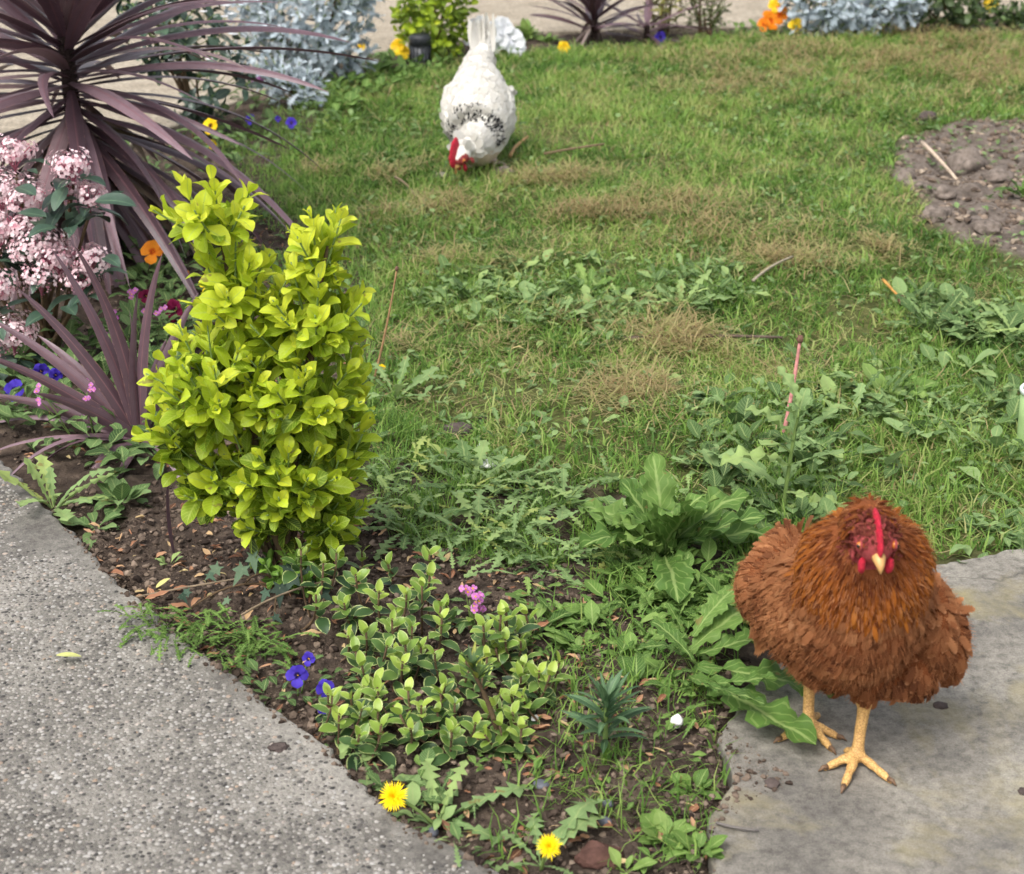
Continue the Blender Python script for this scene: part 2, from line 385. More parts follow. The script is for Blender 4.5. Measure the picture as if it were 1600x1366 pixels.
def cement(name, lo, mid, hi, sc=7, lichen=None, speck=True, crack=False):
    m, nt = newmat(name); q = N(nt); pos = q.geo()
    c = q.ramp(q.noise(sc, 8, .66, pos, .6), [(.3, lo), (.5, mid), (.7, hi)])
    c = q.mix(.75, c, q.ramp(q.noise(sc * 14, 6, .75, pos), [(.3, (.35, .35, .35, 1)), (.5, (1, 1, 1, 1)), (.72, (1.5, 1.5, 1.5, 1))]), 'MULTIPLY')
    if speck:
        v = q.n('TexVoronoi'); v.inputs['Scale'].default_value = 170; q.l(pos, v.inputs['Vector'])
        c = q.mix(.5, c, q.ramp(v.outputs['Color'], [(0, (.35, .33, .3, 1)), (.5, (.9, .87, .82, 1)), (1, (1.6, 1.55, 1.5, 1))]), 'MULTIPLY')
    c = q.mix(.5, c, q.ramp(q.noise(420, 3, .7, pos), [(.3, (.5, .5, .5, 1)), (.5, (1, 1, 1, 1)), (.7, (1.4, 1.4, 1.4, 1))]), 'MULTIPLY')
    if lichen:
        k = q.ramp(q.noise(4.5, 5, .62, pos, .4), [(.5, (0, 0, 0, 1)), (.66, (.75, .75, .75, 1))]); c = q.mix(k, c, lichen)
        k2 = q.ramp(q.noise(5.5, 6, .7, pos, .8), [(.54, (0, 0, 0, 1)), (.7, (.6, .6, .6, 1))]); c = q.mix(k2, c, S(88, 86, 83))
    if crack:
        wv = q.n('VectorMath', operation='ADD'); q.l(pos, wv.inputs[0]); nz = q.n('TexNoise'); nz.inputs['Scale'].default_value = 9; nz.inputs['Detail'].default_value = 6; q.l(pos, nz.inputs['Vector'])
        sc_ = q.n('VectorMath', operation='SCALE'); sc_.inputs[3].default_value = .16; q.l(nz.outputs['Color'], sc_.inputs[0]); q.l(sc_.outputs[0], wv.inputs[1])
        vo = q.n('TexVoronoi', feature='DISTANCE_TO_EDGE'); vo.inputs['Scale'].default_value = .8; q.l(wv.outputs[0], vo.inputs['Vector'])
        k3 = q.ramp(vo.outputs['Distance'], [(.0, (.5, .5, .5, 1)), (.003, (0, 0, 0, 1))]); c = q.mix(k3, c, S(52, 48, 42))
        k4 = q.ramp(q.noise(38, 5, .7, pos, .5), [(.6, (0, 0, 0, 1)), (.7, (.7, .7, .7, 1))]); c = q.mix(k4, c, S(86, 83, 80))
    b = q.n('BsdfPrincipled'); q.l(c, b.inputs['Base Color']); b.inputs['Roughness'].default_value = .85; b.inputs['Specular IOR Level'].default_value = .25
    bp = q.n('Bump'); bp.inputs['Strength'].default_value = .6; bp.inputs['Distance'].default_value = .004; q.l(q.noise(110, 7, .7, pos), bp.inputs['Height']); q.l(bp.outputs[0], b.inputs['Normal'])
    q.l(b.outputs[0], q.n('OutputMaterial').inputs[0]); return m
M_PATH = cement('path_cement', S(84, 80, 75), S(116, 112, 105), S(150, 145, 136), 6, speck=False)
M_SLAB = cement('slab_concrete', S(98, 94, 88), S(124, 119, 110), S(150, 145, 134), 5, S(142, 132, 94), False, True)
M_FAR = cement('far_path', S(132, 122, 106), S(154, 144, 128), S(168, 158, 142), 5)
PZ, SZ = .028, .012
path = slab_obj('path', path_poly, PZ, M_PATH)
slab = slab_obj('slab', slab_poly, SZ, M_SLAB, seed=8)
farp = slab_obj('path', far_poly, .012, M_FAR, seed=15)

# pebbles bedded in the near path: the nearest 300 one by one, the rest as one mass
M_PEB = leafmat('pebble', [(0, S(50, 48, 46)), (.2, S(88, 84, 80)), (.45, S(134, 129, 121)), (.62, S(146, 141, 134)), (.8, S(158, 155, 150)), (.9, S(144, 122, 102)), (1, S(176, 174, 170))], trans=0, rough=.6, spec=.3, blot=.4)
def dome():
    V, Q, LF = [], [], []; rings = ((.0, 1.0), (.35, .92), (.7, .62), (.93, .3)); k = 7
    for h, r in rings:
        for a in range(k): V.append((math.cos(a / k * 6.2832) * r, math.sin(a / k * 6.2832) * r, h * .8 - .25))
    V.append((0, 0, .52)); T = []
    for i in range(3):
        for a in range(k): b = (a + 1) % k; T += [(i * k + a, i * k + b, (i + 1) * k + b), (i * k + a, (i + 1) * k + b, (i + 1) * k + a)]
    for a in range(k): T.append((3 * k + a, 3 * k + (a + 1) % k, 4 * k))
    return np.array(V), np.array(T), np.zeros((len(V), 3))
pt = []
for s in range(5):
    V, T, L = dome(); V = V * (1 + .3 * (vnoise(V, 1.4, s)[:, None] - .5)); pt.append((V, T, L))
rp = np.random.default_rng(5)
view_path = gpoly([(-60, 700), (0, 735), (228, 972), (508, 1192), (620, 1310), (745, 1372), (900, 1480), (-60, 1480)])
cell = .0058; lo, hi = view_path.min(0), view_path.max(0)
gx, gy = np.meshgrid(np.arange(lo[0], hi[0], cell), np.arange(lo[1], hi[1], cell)); P = np.stack([gx.ravel(), gy.ravel()], 1) + rp.normal(0, cell * .33, (gx.size, 2))
e = sd(P, path_poly); P = P[inpoly(P, view_path) & (e > .012 + .02 * rp.random(len(P)))]; e = sd(P, path_poly)
bare = fbm(P, 5, 3, 33) + np.clip(.14 - e, 0, .14) * 2.6 + np.clip(P[:, 1] - 2.05, 0, 1) * .5 + .16 * rp.random(len(P)); P = P[bare < .93]
sz = cell * (.38 + .44 * rp.random(len(P)) ** 1.5); Ms = []
for p, s in zip(P, sz):
    M = frame((p[0], p[1], PZ - s * .22), (math.cos(s * 9e5), math.sin(s * 9e5), rp.normal(0, .12)), s=s); M[:3, 0] *= .7 + .5 * rp.random(); Ms.append(M)
Ms = np.array(Ms); ton = np.clip(rp.beta(1.4, 1.9, len(P)), 0, 1); order = np.argsort(P[:, 1] - 9 * sz)
near = order[:300]
pieces(path, [mesh('pebble', t[0], t[1], t[2], mats=[M_PEB]) for t in pt], Ms[near], ton[near], 'pebble', rp)
scatter('pebbles', pt, Ms[order[300:]], ton[order[300:]], M_PEB, path, 'stuff', rp)

# ---- lawn
M_GRASS = leafmat('grass', [(0, S(74, 106, 48)), (.3, S(106, 143, 64)), (.55, S(142, 175, 82)), (.72, S(174, 180, 112)), (.85, S(184, 168, 122)), (1, S(150, 126, 90))], trans=.5, rough=.55, spec=.25, blot=.15)
def blades(P, z, Ls, Wd, lean, az, tone, curl=.5, rs=rng):
    n = len(P); d = np.stack([np.cos(az), np.sin(az), np.zeros(n)], 1); sd_ = np.stack([-np.sin(az), np.cos(az), np.zeros(n)], 1)
    b = np.concatenate([P, z[:, None]], 1); up = np.array((0, 0, 1.))
    def at(t, off):
        el = math.pi / 2 - lean - curl * t; return d * (np.cos(el) * Ls * off)[:, None] + up * (np.sin(el) * Ls * off)[:, None]
    m = b + at(0., .5); t = m + at(1., .5); t[:, 2] = np.maximum(t[:, 2], z + .002)
    side = rs.normal(0, .25, n) * Ls; t += sd_ * side[:, None]
    w2 = sd_ * (Wd / 2)[:, None]
    V = np.stack([b - w2, b + w2, m + w2 * .85, m - w2 * .85, t], 1)
    lf = np.zeros((n, 5, 3)); lf[:, :, 2] = tone[:, None]; lf[:, 2:, 0] = .5
    i0 = np.arange(n)[:, None] * 5
    return V.reshape(-1, 3), i0 + np.array([[0, 1, 2, 3]]), i0 + np.array([[3, 2, 4]]), lf.reshape(-1, 3)
ra = np.random.default_rng(77)
lo, hi = lawn_poly.min(0), lawn_poly.max(0); hi = np.minimum(hi, (2.4, 6.6))
A = (hi - lo).prod(); P = lo + ra.random((int(A * 23000), 2)) * (hi - lo)
inview = np.abs(P[:, 0]) < (P[:, 1] * .345 + .45); P = P[inview]
edge = sd(P, lawn_poly) + (fbm(P, 12, 3, 2) - .5) * .14; pp = sd(P, PATCH) + (fbm(P, 14, 3, 6) - .5) * .12
thin = fbm(P, 7, 3, 12)
keep = (edge > 0) & (pp < 0) & (ra.random(len(P)) < np.clip((thin - .2) * 3.2, .25, 1) * np.clip(.35 + 1.1 * vnoise(P, 38, 55), 0, 1)); P = P[keep]; thin = thin[keep]
st = straw_at(P); hue = fbm(P, 4.2, 3, 40); fine = fbm(P, 25, 2, 41); n = len(P); z = H(P) - .003
tuft = vnoise(P, 38, 55); tone = np.clip(.16 + .75 * (hue - .25) + .5 * (fine - .5) + .45 * (tuft - .5) + ra.normal(0, .15, n), .0, .7); straw = ra.random(n) < (.07 + .34 * st + .12 * (fine > .55))
tone[straw] = ra.uniform(.72, 1, straw.sum())
Ls = ra.uniform(.018, .05, n) * (1 + .5 * (thin - .5)) * (.55 + .95 * tuft); Wd = ra.uniform(.0017, .0042, n) * (1 + .13 * np.clip(P[:, 1] - 3, 0, 3)); lean = np.where(straw, ra.uniform(.7, 1.5, n), ra.uniform(.1, 1.15, n)); az = ra.uniform(0, 6.2832, n)
b1 = blades(P, z, Ls, Wd, lean, az, tone, .6, ra)
mb = MB(); mb.put(b1[0], b1[1], b1[2], b1[3])
# thatch: dry clippings lying in curls over the lawn
n2 = 27000; k = ra.integers(0, len(straw_c), n2); P = straw_c[k][:, :2] + ra.normal(0, 1, (n2, 2)) * straw_c[k][:, 2:3] * (.75, .5)
k2 = sample_poly(np.minimum(lawn_poly, (2.4, 6.6)), 13000, ra); P = np.concatenate([P, k2]); ok = (sd(P, lawn_poly) > .02) & (sd(P, PATCH) < 0); P = P[ok]; n2 = len(P)
stv = straw_at(P); ok = ra.random(n2) < np.clip((fbm(P, 9, 4, 61) - .36) * 4.5, .06, 1); P = P[ok]; n2 = len(P); stv = straw_at(P)
z = H(P) + ra.uniform(.004, .022, n2) * (1 + .9 * stv)
b2 = blades(P, z, ra.uniform(.03, .075, n2), ra.uniform(.0012, .0028, n2) * (1 + .13 * np.clip(P[:, 1] - 3, 0, 3)), ra.uniform(.85, 1.65, n2), ra.uniform(0, 6.28, n2), np.clip(ra.uniform(.68, .95, n2) + .12 * stv, 0, 1), .35, ra)
mb.put(b2[0], b2[1], b2[2], b2[3])
tag(add('grass', mb.mesh('grass'), None, M_GRASS), 'patchy mown lawn grass with dry straw coloured clippings', 'grass', kind='stuff')

# ---- soil crumbs and clods
rc = np.random.default_rng(31)
M_CRUMB = leafmat('crumb', [(0, S(44, 36, 32)), (.4, S(84, 72, 63)), (.75, S(128, 112, 98)), (.93, S(164, 148, 130)), (1, S(190, 180, 168))], trans=0, rough=.95, spec=.1, blot=.6)
bed1 = gpoly([(60, 780), (250, 770), (330, 780), (580, 820), (620, 800), (900, 900), (1100, 960), (1180, 1050), (1120, 1165), (1150, 1235), (1108, 1290), (1112, 1400), (760, 1400), (520, 1200), (330, 1065), (225, 970), (120, 860)])
bed2 = gpoly([(60, 320), (300, 240), (480, 300), (560, 420), (590, 620), (590, 800), (300, 800), (0, 720), (-60, 500)])
bed3 = gpoly([(480, 120), (720, 72), (850, 58), (1150, 50), (1420, 34), (1640, 24), (1640, 50), (1300, 62), (1000, 76), (740, 98), (600, 125)])
ic = [((ICO1[0] * (1 + 1.3 * (vnoise(ICO1[0] * 3 + s, 1.6, s)[:, None] - .5))) * np.array((1, .8, .6)), ICO1[1], np.zeros((len(ICO1[0]), 3))) for s in range(5)]
def crumbs(name, poly, n, smin, smax, t0, t1, label, pw=7):
    P = sample_poly(poly, n, rc); s = smin + (smax - smin) * rc.random(n) ** pw; z = Htop(P)
    Ms = [frame((p[0], p[1], zz + si * .25), (rc.normal(), rc.normal(), rc.normal(0, .3)), s=si) for p, zz, si in zip(P, z, s)]
    return tag(scatter(name, ic, Ms, rc.uniform(t0, t1, n), M_CRUMB, None, 'stuff', rc, False), label, 'soil')
crumbs('soil_crumbs', bed1, 26000, .0008, .0068, 0, .8, 'loose dark soil crumbs in the front flower bed')
crumbs('soil_crumbs', bed2, 8000, .0010, .007, 0, .7, 'loose dark soil crumbs under the purple plants')
crumbs('soil_crumbs', PATCH, 9000, .0012, .013, .4, .95, 'crumbly dry earth of the bare lawn patch', 9)
crumbs('soil_crumbs', gpoly([(1060, 1180), (1110, 1130), (1190, 1190), (1240, 1235), (1180, 1265), (1125, 1300), (1118, 1380), (1060, 1380)]), 800, .0007, .005, .2, .8, 'soil spilled over the left edge of the slab', 6)
crumbs('soil_crumbs', gpoly([(100, 850), (130, 840), (240, 950), (350, 1050), (520, 1175), (640, 1300), (700, 1366), (640, 1340), (500, 1205), (330, 1078), (215, 985)]), 1400, .0007, .005, .1, .8, 'soil scattered along the pebbled path edge', 6)
M_CLOD = plain('clod', S(122, 111, 102), .95, .1, .8, 70, 1)
M_CLODD = plain('clod_dark', S(86, 76, 72), .95, .1, .7, 30, 1)
def rock(name, px, py, rpx, sq, mat, label, cat, group=None, seed=0, rough=.62, dz=0, zz=None):
    m = mpp(px, py); p = g3(px, py)
    if zz is not None: p[2] = zz
    o = add(name, rock_mesh(name, (rpx * m, rpx * m * .85, rpx * m * sq), seed, rough, ICO3 if rpx > 14 else ICO2), None, mat, loc=(p[0], p[1], p[2] + rpx * m * sq * .45 + dz)); o.rotation_euler.z = seed * 1.7
    return tag(o, label, cat, group)
rock('earth_clod', 1508, 268, 34, .6, M_CLOD, 'largest rounded clod of dry earth on the bare patch', 'clod', 'earth clods', 1)
rock('earth_clod', 1412, 282, 17, .6, M_CLOD, 'pale clod at the left tip of the bare patch', 'clod', 'earth clods', 2)
rock('earth_clod', 1428, 296, 20, .55, M_CLOD, 'clod just below the pale one at the left tip of the patch', 'clod', 'earth clods', 3)
rock('earth_clod', 1460, 358, 25, .6, M_CLOD, 'clod on the grass at the lower edge of the bare patch', 'clod', 'earth clods', 4)
rock('earth_clod', 1470, 312, 22, .5, M_CLOD, 'grey brown clod under the pale stick end on the patch', 'clod', 'earth clods', 5)
rock('earth_clod', 1560, 285, 26, .5, M_CLOD, 'broad flat clod near the right edge of the bare patch', 'clod', 'earth clods', 6)
rock('earth_clod', 1540, 375, 22, .5, M_CLOD, 'clod low on the bare patch beside the leafy sprig', 'clod', 'earth clods', 7)
rock('dark_clod', 1448, 197, 16, .8, M_CLODD, 'near black clod on the grass above the bare patch', 'clod', seed=8)
rock('earth_clod', 784, 271, 18, .5, M_CLOD, 'brown clod on the grass right of the white hen', 'clod', seed=9)
rock('flat_stone', 690, 274, 14, .4, plain('grey_stone', S(150, 140, 132), .9, .2, .5, 40, .6), 'flat grey stone before the white hen beak', 'stone', seed=10)
rock('earth_clod', 715, 679, 24, .5, M_CLODD, 'dark oval clod lying on grass beside the golden shrub', 'clod', seed=11)
rock('earth_clod', 752, 657, 9, .5, M_CLODD, 'small clod behind the dark oval clod', 'clod', seed=17)
rock('earth_clod', 824, 757, 22, .55, M_CLODD, 'dark rough clod between weeds left of the broad plant', 'clod', seed=12)
M_WST = plain('white_stone', S(226, 224, 220), .6, .4, .25, 60, .3)
M_DST = plain('dark_pebble', S(92, 94, 102), .55, .4, .3, 60, .2)
rock('shell', 762, 744, 17, .3, M_WST, 'white flat shell lying among the weeds by the clod', 'shell', seed=13, rough=.15, dz=.02)
rock('white_stone', 1057, 1142, 12, .8, M_WST, 'small white stone by the flat leaves near the hen', 'stone', seed=14, dz=.006)
rock('white_stone', 750, 699, 7, .7, M_WST, 'tiny white stone in the grass below the oval clod', 'stone', seed=18)
rock('white_stone', 836, 1135, 7, .5, M_WST, 'tiny white stone right of the variegated creeper', 'stone', seed=19, dz=.004)
rock('pebble', 672, 1306, 14, .6, M_DST, 'smooth dark grey pebble under the dandelion leaves', 'pebble', seed=15, rough=.12, dz=.006)
rock('pebble', 945, 1290, 12, .55, M_DST, 'blue grey pebble below the narrow leaved spurge', 'pebble', seed=16, rough=.15, dz=.004)
rock('pebble', 950, 1262, 10, .55, M_DST, 'upper blue grey pebble of the pair below the spurge', 'pebble', seed=20, rough=.15, dz=.004)
rock('pebble', 845, 1235, 14, .5, M_DST, 'dull grey pebble in soil between dandelion and spurge', 'pebble', seed=22, rough=.2, dz=.004)
rock('earth_clod', 1020, 950 + 60, 26, .5, M_CLOD, 'pale brown clod on bare soil left of the dock leaves', 'clod', seed=23)
rock('earth_clod', 935, 1345, 34, .6, plain('red_soil', S(96, 70, 62), .95, .1, .6, 60, 1), 'reddish brown lump of soil behind the lower dandelion', 'clod', seed=24)
rock('earth_clod', 1205, 1240, 14, .35, M_CLODD, 'dark crumb pile on the slab edge below the hen', 'clod', seed=25, zz=SZ)
rock('bird_dropping', 1468, 1116, 11, .3, M_CLODD, 'small dark dropping on the slab right of the hen', 'dropping', seed=26, zz=SZ)
rock('dark_crumb', 1597, 1252, 10, .4, M_CLODD, 'black crumb at the right edge of the slab', 'crumb', seed=27, zz=SZ)
rock('dark_crumb', 438, 1200, 15, .25, M_CLODD, 'dark crumb of dirt on the pebbled path near its edge', 'crumb', seed=28, zz=PZ)

# ================================================================== PLANTS
rv = np.random.default_rng(2024)
def rand_dir(az, el): return np.array((math.cos(az) * math.cos(el), math.sin(az) * math.cos(el), math.sin(el)))
def ribbon(base, az, e0, e1, L, W, n=16, kind='strap', fold=.35, twist=0, pw=1.3, roll=0, roll0=0):
    """long leaf growing from base; elevation bends from e0 to e1"""
    u = np.linspace(0, 1, n + 1); el = e0 + (e1 - e0) * u ** pw; azs = az + twist * u ** 1.5
    d = np.stack([np.cos(azs) * np.cos(el), np.sin(azs) * np.cos(el), np.sin(el)], 1)
    C = np.concatenate([[np.zeros(3)], np.cumsum((d[1:] + d[:-1]) / 2, 0)]) * L / n + np.asarray(base)
    sdv = np.stack([-np.sin(azs), np.cos(azs), np.zeros(n + 1)], 1); nr = np.cross(d, sdv)
    r = roll0 + roll * u; s2 = sdv * np.cos(r)[:, None] + nr * np.sin(r)[:, None]; n2 = np.cross(d, s2) * -1
    w = W / 2 * profile(kind, u); V, LF = [], []
    for i in range(n + 1):
        for v in (-1, -.5, 0, .5, 1):
            V.append(C[i] + s2[i] * v * w[i] * math.cos(fold) - n2[i] * -abs(v) * w[i] * math.sin(fold)); LF.append((u[i], v, 0))
    Q = [(i * 5 + j, i * 5 + j + 1, (i + 1) * 5 + j + 1, (i + 1) * 5 + j) for i in range(n) for j in range(4)]
    return np.array(V), np.array(Q), np.array(LF)
M_STEM = plain('brown_stem', S(96, 78, 58), .8, .2, .5, 60, .6)
M_GSTEM = plain('green_stem', S(112, 134, 72), .6, .3, .3, 60, .3)
def stem(parent, pts, r0, r1, mat=M_STEM, name='stem', sides=7):
    V, Q, T = tube(pts, np.linspace(r0, r1, len(pts)), sides); return add(name, mesh(name, V, [Q, T]), parent, mat)

# ---- golden euonymus shrubs
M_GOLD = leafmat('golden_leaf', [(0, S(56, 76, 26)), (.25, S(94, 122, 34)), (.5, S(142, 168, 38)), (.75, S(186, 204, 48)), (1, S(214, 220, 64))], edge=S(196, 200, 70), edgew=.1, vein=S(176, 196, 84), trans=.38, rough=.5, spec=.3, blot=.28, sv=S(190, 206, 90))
obT = [leaf(1, .5 + .04 * (i % 3), 8, 2, 'obov', b, f, .05, 2, seed=i, cr=.02) for i, (b, f) in enumerate(((.5, .3), (.2, .25), (.75, .4), (-.1, .35), (1.0, .2), (.4, .55)))]
def shrub(name, label, cat, base, ells, ntips, leafL, mat, temps, nobj=300, levels=5, toneF=None, group=None, ns=9, stems=True, up=.7, wh=2, seed=1, spread=(75, 22), spacing=.3):
    r = np.random.default_rng(seed); o = thing(name, label, cat, base, group); tips = []
    vol = np.array([e[3] * e[4] * e[5] for e in ells]) ** (2 / 3); vol /= vol.sum()
    while len(tips) < ntips:
        e = ells[r.choice(len(ells), p=vol)]; d = unit(r.normal(size=3)); rad = r.uniform(.55, 1.0) ** .5
        p = np.array(e[:3]) + d * np.array(e[3:6]) * rad
        if p[2] < .03: continue
        if any(k is not e and np.sum(((p - k[:3]) / np.array(k[3:6])) ** 2) < .55 for k in map(np.array, ells)): continue
        if min([np.linalg.norm(p - t[0]) for t in tips] + [9]) < leafL * .62 and r.random() < .8: continue
        out = unit(d / np.array(e[3:6])); tips.append((p, unit(out + np.array((0, 0, up)) + r.normal(0, .18, 3)), rad))
    Ms, tn, pr = [], [], []
    camv = np.array((0, 0, CH)) - base
    for p, d, rad in tips:
        a0 = r.random() * 6.28; x = unit(np.cross(d, (.3, .2, .9))); y = np.cross(d, x); fresh = r.uniform(-.12, .12)
        for lv in range(levels):
            k = lv / max(1, levels - 1); an = math.radians(spread[0] + (spread[1] - spread[0]) * k + r.normal(0, 9)); c = p + d * leafL * spacing * (lv - levels * .6)
            for h in range(wh):
                ang = a0 + lv * math.pi / wh * 1.0 + h * 2 * math.pi / wh + r.normal(0, .2); sdv = x * math.cos(ang) + y * math.sin(ang)
                gd = unit(d * math.cos(an) + sdv * math.sin(an)); s = leafL * (1.0 - .42 * k ** 2) * r.uniform(.68, 1.22)
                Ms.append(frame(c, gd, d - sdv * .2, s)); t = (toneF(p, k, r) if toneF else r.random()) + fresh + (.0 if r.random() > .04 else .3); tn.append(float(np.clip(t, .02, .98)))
                pr.append(unit(camv) @ (c * np.array((.3, 1, .2))) + s * .6)
    order = np.argsort(-np.array(pr)); Ms, tn = np.array(Ms), np.array(tn)
    meshes = [tmesh(t, 'leaf', mat) for t in temps]; nobj = min(nobj, len(Ms))
    pieces(o, meshes, Ms[order[:nobj]], tn[order[:nobj]], 'leaf', r)
    if nobj < len(Ms): scatter('foliage', temps, Ms[order[nobj:]], tn[order[nobj:]], mat, o, 'stuff', r)
    if stems:
        main = []
        cz = max(e[2] + e[5] for e in ells)
        for i in range(ns):
            e = ells[i % len(ells)]; a = r.normal(0, .014, 3); a[2] = -.02; top = np.array(e[:3]) + r.normal(0, .25, 3) * np.array(e[3:6]); pts = bez(a, a * .5 + np.array((top[0] * .4, top[1] * .4, top[2] * .55)), top, 12)
            main.append(pts); stem(o, pts, .007, .0025, name='stem')
        mb = MB(); allp = np.concatenate(main)
        for p, d, rad in tips:
            j = allp[np.argmin(np.linalg.norm(allp - (p - d * leafL * 1.8), axis=1))]; V, Q, T = tube(bez(j, (j + p) / 2 - (0, 0, .01), p + d * leafL * spacing * levels * .4, 6), np.linspace(.0022, .0012, 6), 5); mb.put(V, Q, T)
        add('twigs', mb.mesh('twigs'), o, M_GSTEM, 'stuff')
    return o
sb = g3(440, 915); ms = mpp(440, 915)
def el(cx, cy, rx, rz, ry=None, dy=0, s=ms, b=(440, 915), sh=0):
    return ((cx - b[0]) * s, dy, (b[1] - cy) * s * 1.07, max(rx - sh, 8) * s, max((ry or rx) - sh, 8) * s, max(rz - sh, 8) * s * 1.06)
gold_e = [el(*e, sh=26) for e in ((352, 352, 82, 50, 70), (378, 450, 72, 74, 80), (526, 405, 60, 64, 64), (515, 490, 88, 84, 90), (362, 590, 100, 90, 110), (490, 600, 115, 95, 110), (302, 668, 70, 62, 80), (460, 720, 120, 95, 110), (520, 805, 66, 74, 70), (430, 800, 76, 58, 70), (345, 745, 70, 55, 60), (545, 670, 62, 66, 60), (448, 500, 62, 72, 60))]
for _k in range(6): gold_e[_k] = (gold_e[_k][0] + (.014, .014, .004, .0, .0, .0)[_k], *gold_e[_k][1:])
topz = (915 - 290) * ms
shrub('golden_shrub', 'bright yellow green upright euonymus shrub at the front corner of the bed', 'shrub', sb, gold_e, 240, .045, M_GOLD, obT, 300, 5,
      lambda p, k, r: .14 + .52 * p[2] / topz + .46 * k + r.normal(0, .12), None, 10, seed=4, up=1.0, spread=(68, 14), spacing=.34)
fb = g3(685, 92); fm = mpp(685, 92)
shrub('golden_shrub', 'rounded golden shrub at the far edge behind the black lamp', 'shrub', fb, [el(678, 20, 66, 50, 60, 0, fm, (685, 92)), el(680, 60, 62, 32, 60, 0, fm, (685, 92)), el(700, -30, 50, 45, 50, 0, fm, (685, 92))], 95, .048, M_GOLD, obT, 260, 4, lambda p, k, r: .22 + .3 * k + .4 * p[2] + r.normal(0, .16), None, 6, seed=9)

# ---- purple cordylines
M_CORD = leafmat('cordyline', [(0, S(72, 52, 58)), (.35, S(106, 82, 90)), (.65, S(130, 106, 113)), (.85, S(134, 114, 108)), (1, S(146, 128, 108))], edge=S(150, 112, 104), edgew=.07, vein=S(124, 88, 92), trans=.1, rough=.42, spec=.5, stripe=.09, blot=.2)
M_TRUNK = plain('trunk', S(56, 44, 40), .9, .2, .6, 50, .9)
def cordyline(label, base, n, z0, z1, e_lo, e_hi, L0, L1, W, droop, seed, trunk_r=.022, tones=(.1, .8), az_list=None):
    r = np.random.default_rng(seed); o = thing('cordyline', label, 'cordyline', base)
    pts = np.stack([np.zeros(8), np.zeros(8), np.linspace(-.03, z1, 8)], 1); stem(o, pts, trunk_r, trunk_r * .7, M_TRUNK, 'trunk', 10)
    for i in range(n):
        t = (i + .5) / n; az = i * 2.39996 + r.normal(0, .12); e0 = e_lo + (e_hi - e_lo) * t ** 1.1 + r.normal(0, .1); L = r.uniform(L0, L1) * (1 - .25 * max(0, t - .8) / .2)
        e1 = max(-1.45, e0 - droop * r.uniform(.6, 1.3) * (1.15 - .55 * t)); b = (math.cos(az) * trunk_r * .6, math.sin(az) * trunk_r * .6, z0 + (z1 - z0) * t)
        V, Q, LF = ribbon(b, az, e0, e1, L, W * r.uniform(.75, 1.15), 15, fold=.3, twist=r.normal(0, .25), roll=r.normal(0, .5))
        lfm = mesh('leaf', V, Q, LF, mats=[M_CORD]); c = add('leaf', lfm, o); c['tone'] = float(np.clip(r.uniform(*tones) - (.1 if t < .3 else 0), .02, 1))
    for i in range(int(n * .1)):                       # spent leaves hanging down the trunk
        az = r.uniform(0, 6.28); V, Q, LF = ribbon((math.cos(az) * trunk_r, math.sin(az) * trunk_r, z0 + (z1 - z0) * r.uniform(0, .4)), az, R(-35) + r.normal(0, .2), R(-88), L0 * r.uniform(.7, 1.), W * .7, 13, fold=.5, twist=r.normal(0, .5), roll=r.normal(0, 1.2)); c = add('leaf', mesh('leaf', V, Q, LF, mats=[M_CORD]), o); c['tone'] = float(r.uniform(.85, 1))
    return o
cb = g3(138, 405)
cordyline('tall purple bronze cordyline with arching strap leaves behind the pink shrub', cb, 205, .20, .62, R(-52), R(78), .44, .72, .037, R(42), 3)
# small one: leaves listed by where their tips point
cs = g3(222, 700); o = thing('cordyline', 'young purple cordyline with stiff narrow leaves beside the golden shrub', 'cordyline', cs)
sm_ = mpp(222, 700)
tips = [(112, 412, .02), (156, 398, -.03), (286, 408, -.04), (234, 478, .03), (55, 470, .02), (0, 518, .04), (-20, 560, .0), (-25, 640, .05), (262, 560, .08), (205, 520, .1), (310, 500, .12), (178, 560, .14), (60, 560, .1), (150, 480, .12), (95, 590, -.12), (250, 640, .15)]
for i, (tx, ty, dy) in enumerate(tips):
    d = np.array(((tx - 222) * sm_, dy * .8, (700 - ty) * sm_ * 1.05)); L = np.linalg.norm(d) * 1.04; az = math.atan2(d[1], d[0]); e = math.asin(d[2] / np.linalg.norm(d))
    V, Q, LF = ribbon((0, 0, .01), az, e + .18, e - .22, L, .025, 14, fold=.3, roll=rv.normal(0, .25), roll0=(1.25 if d[0] > 0 else -1.25) + rv.normal(0, .25)); c = add('leaf', mesh('leaf', V, Q, LF, mats=[M_CORD]), o); c['tone'] = float(rv.uniform(.1, .6))
for az, e0, e1, L in ((3.6, .5, -1.1, .22), (4.2, .45, -1.2, .17), (5.3, .5, -1.3, .24), (3.3, .3, -.5, .28), (4.6, .2, -.9, .2), (2.9, .35, -.45, .3), (3.9, .6, -.9, .3)):
    V, Q, LF = ribbon((0, 0, .012), az, e0, e1, L, .021, 14, fold=.4, roll=rv.normal(0, .5)); c = add('leaf', mesh('leaf', V, Q, LF, mats=[M_CORD]), o); c['tone'] = float(rv.uniform(.3, .9))
stem(o, [(0, 0, -.02), (0, 0, .03)], .012, .01, M_TRUNK, 'trunk')
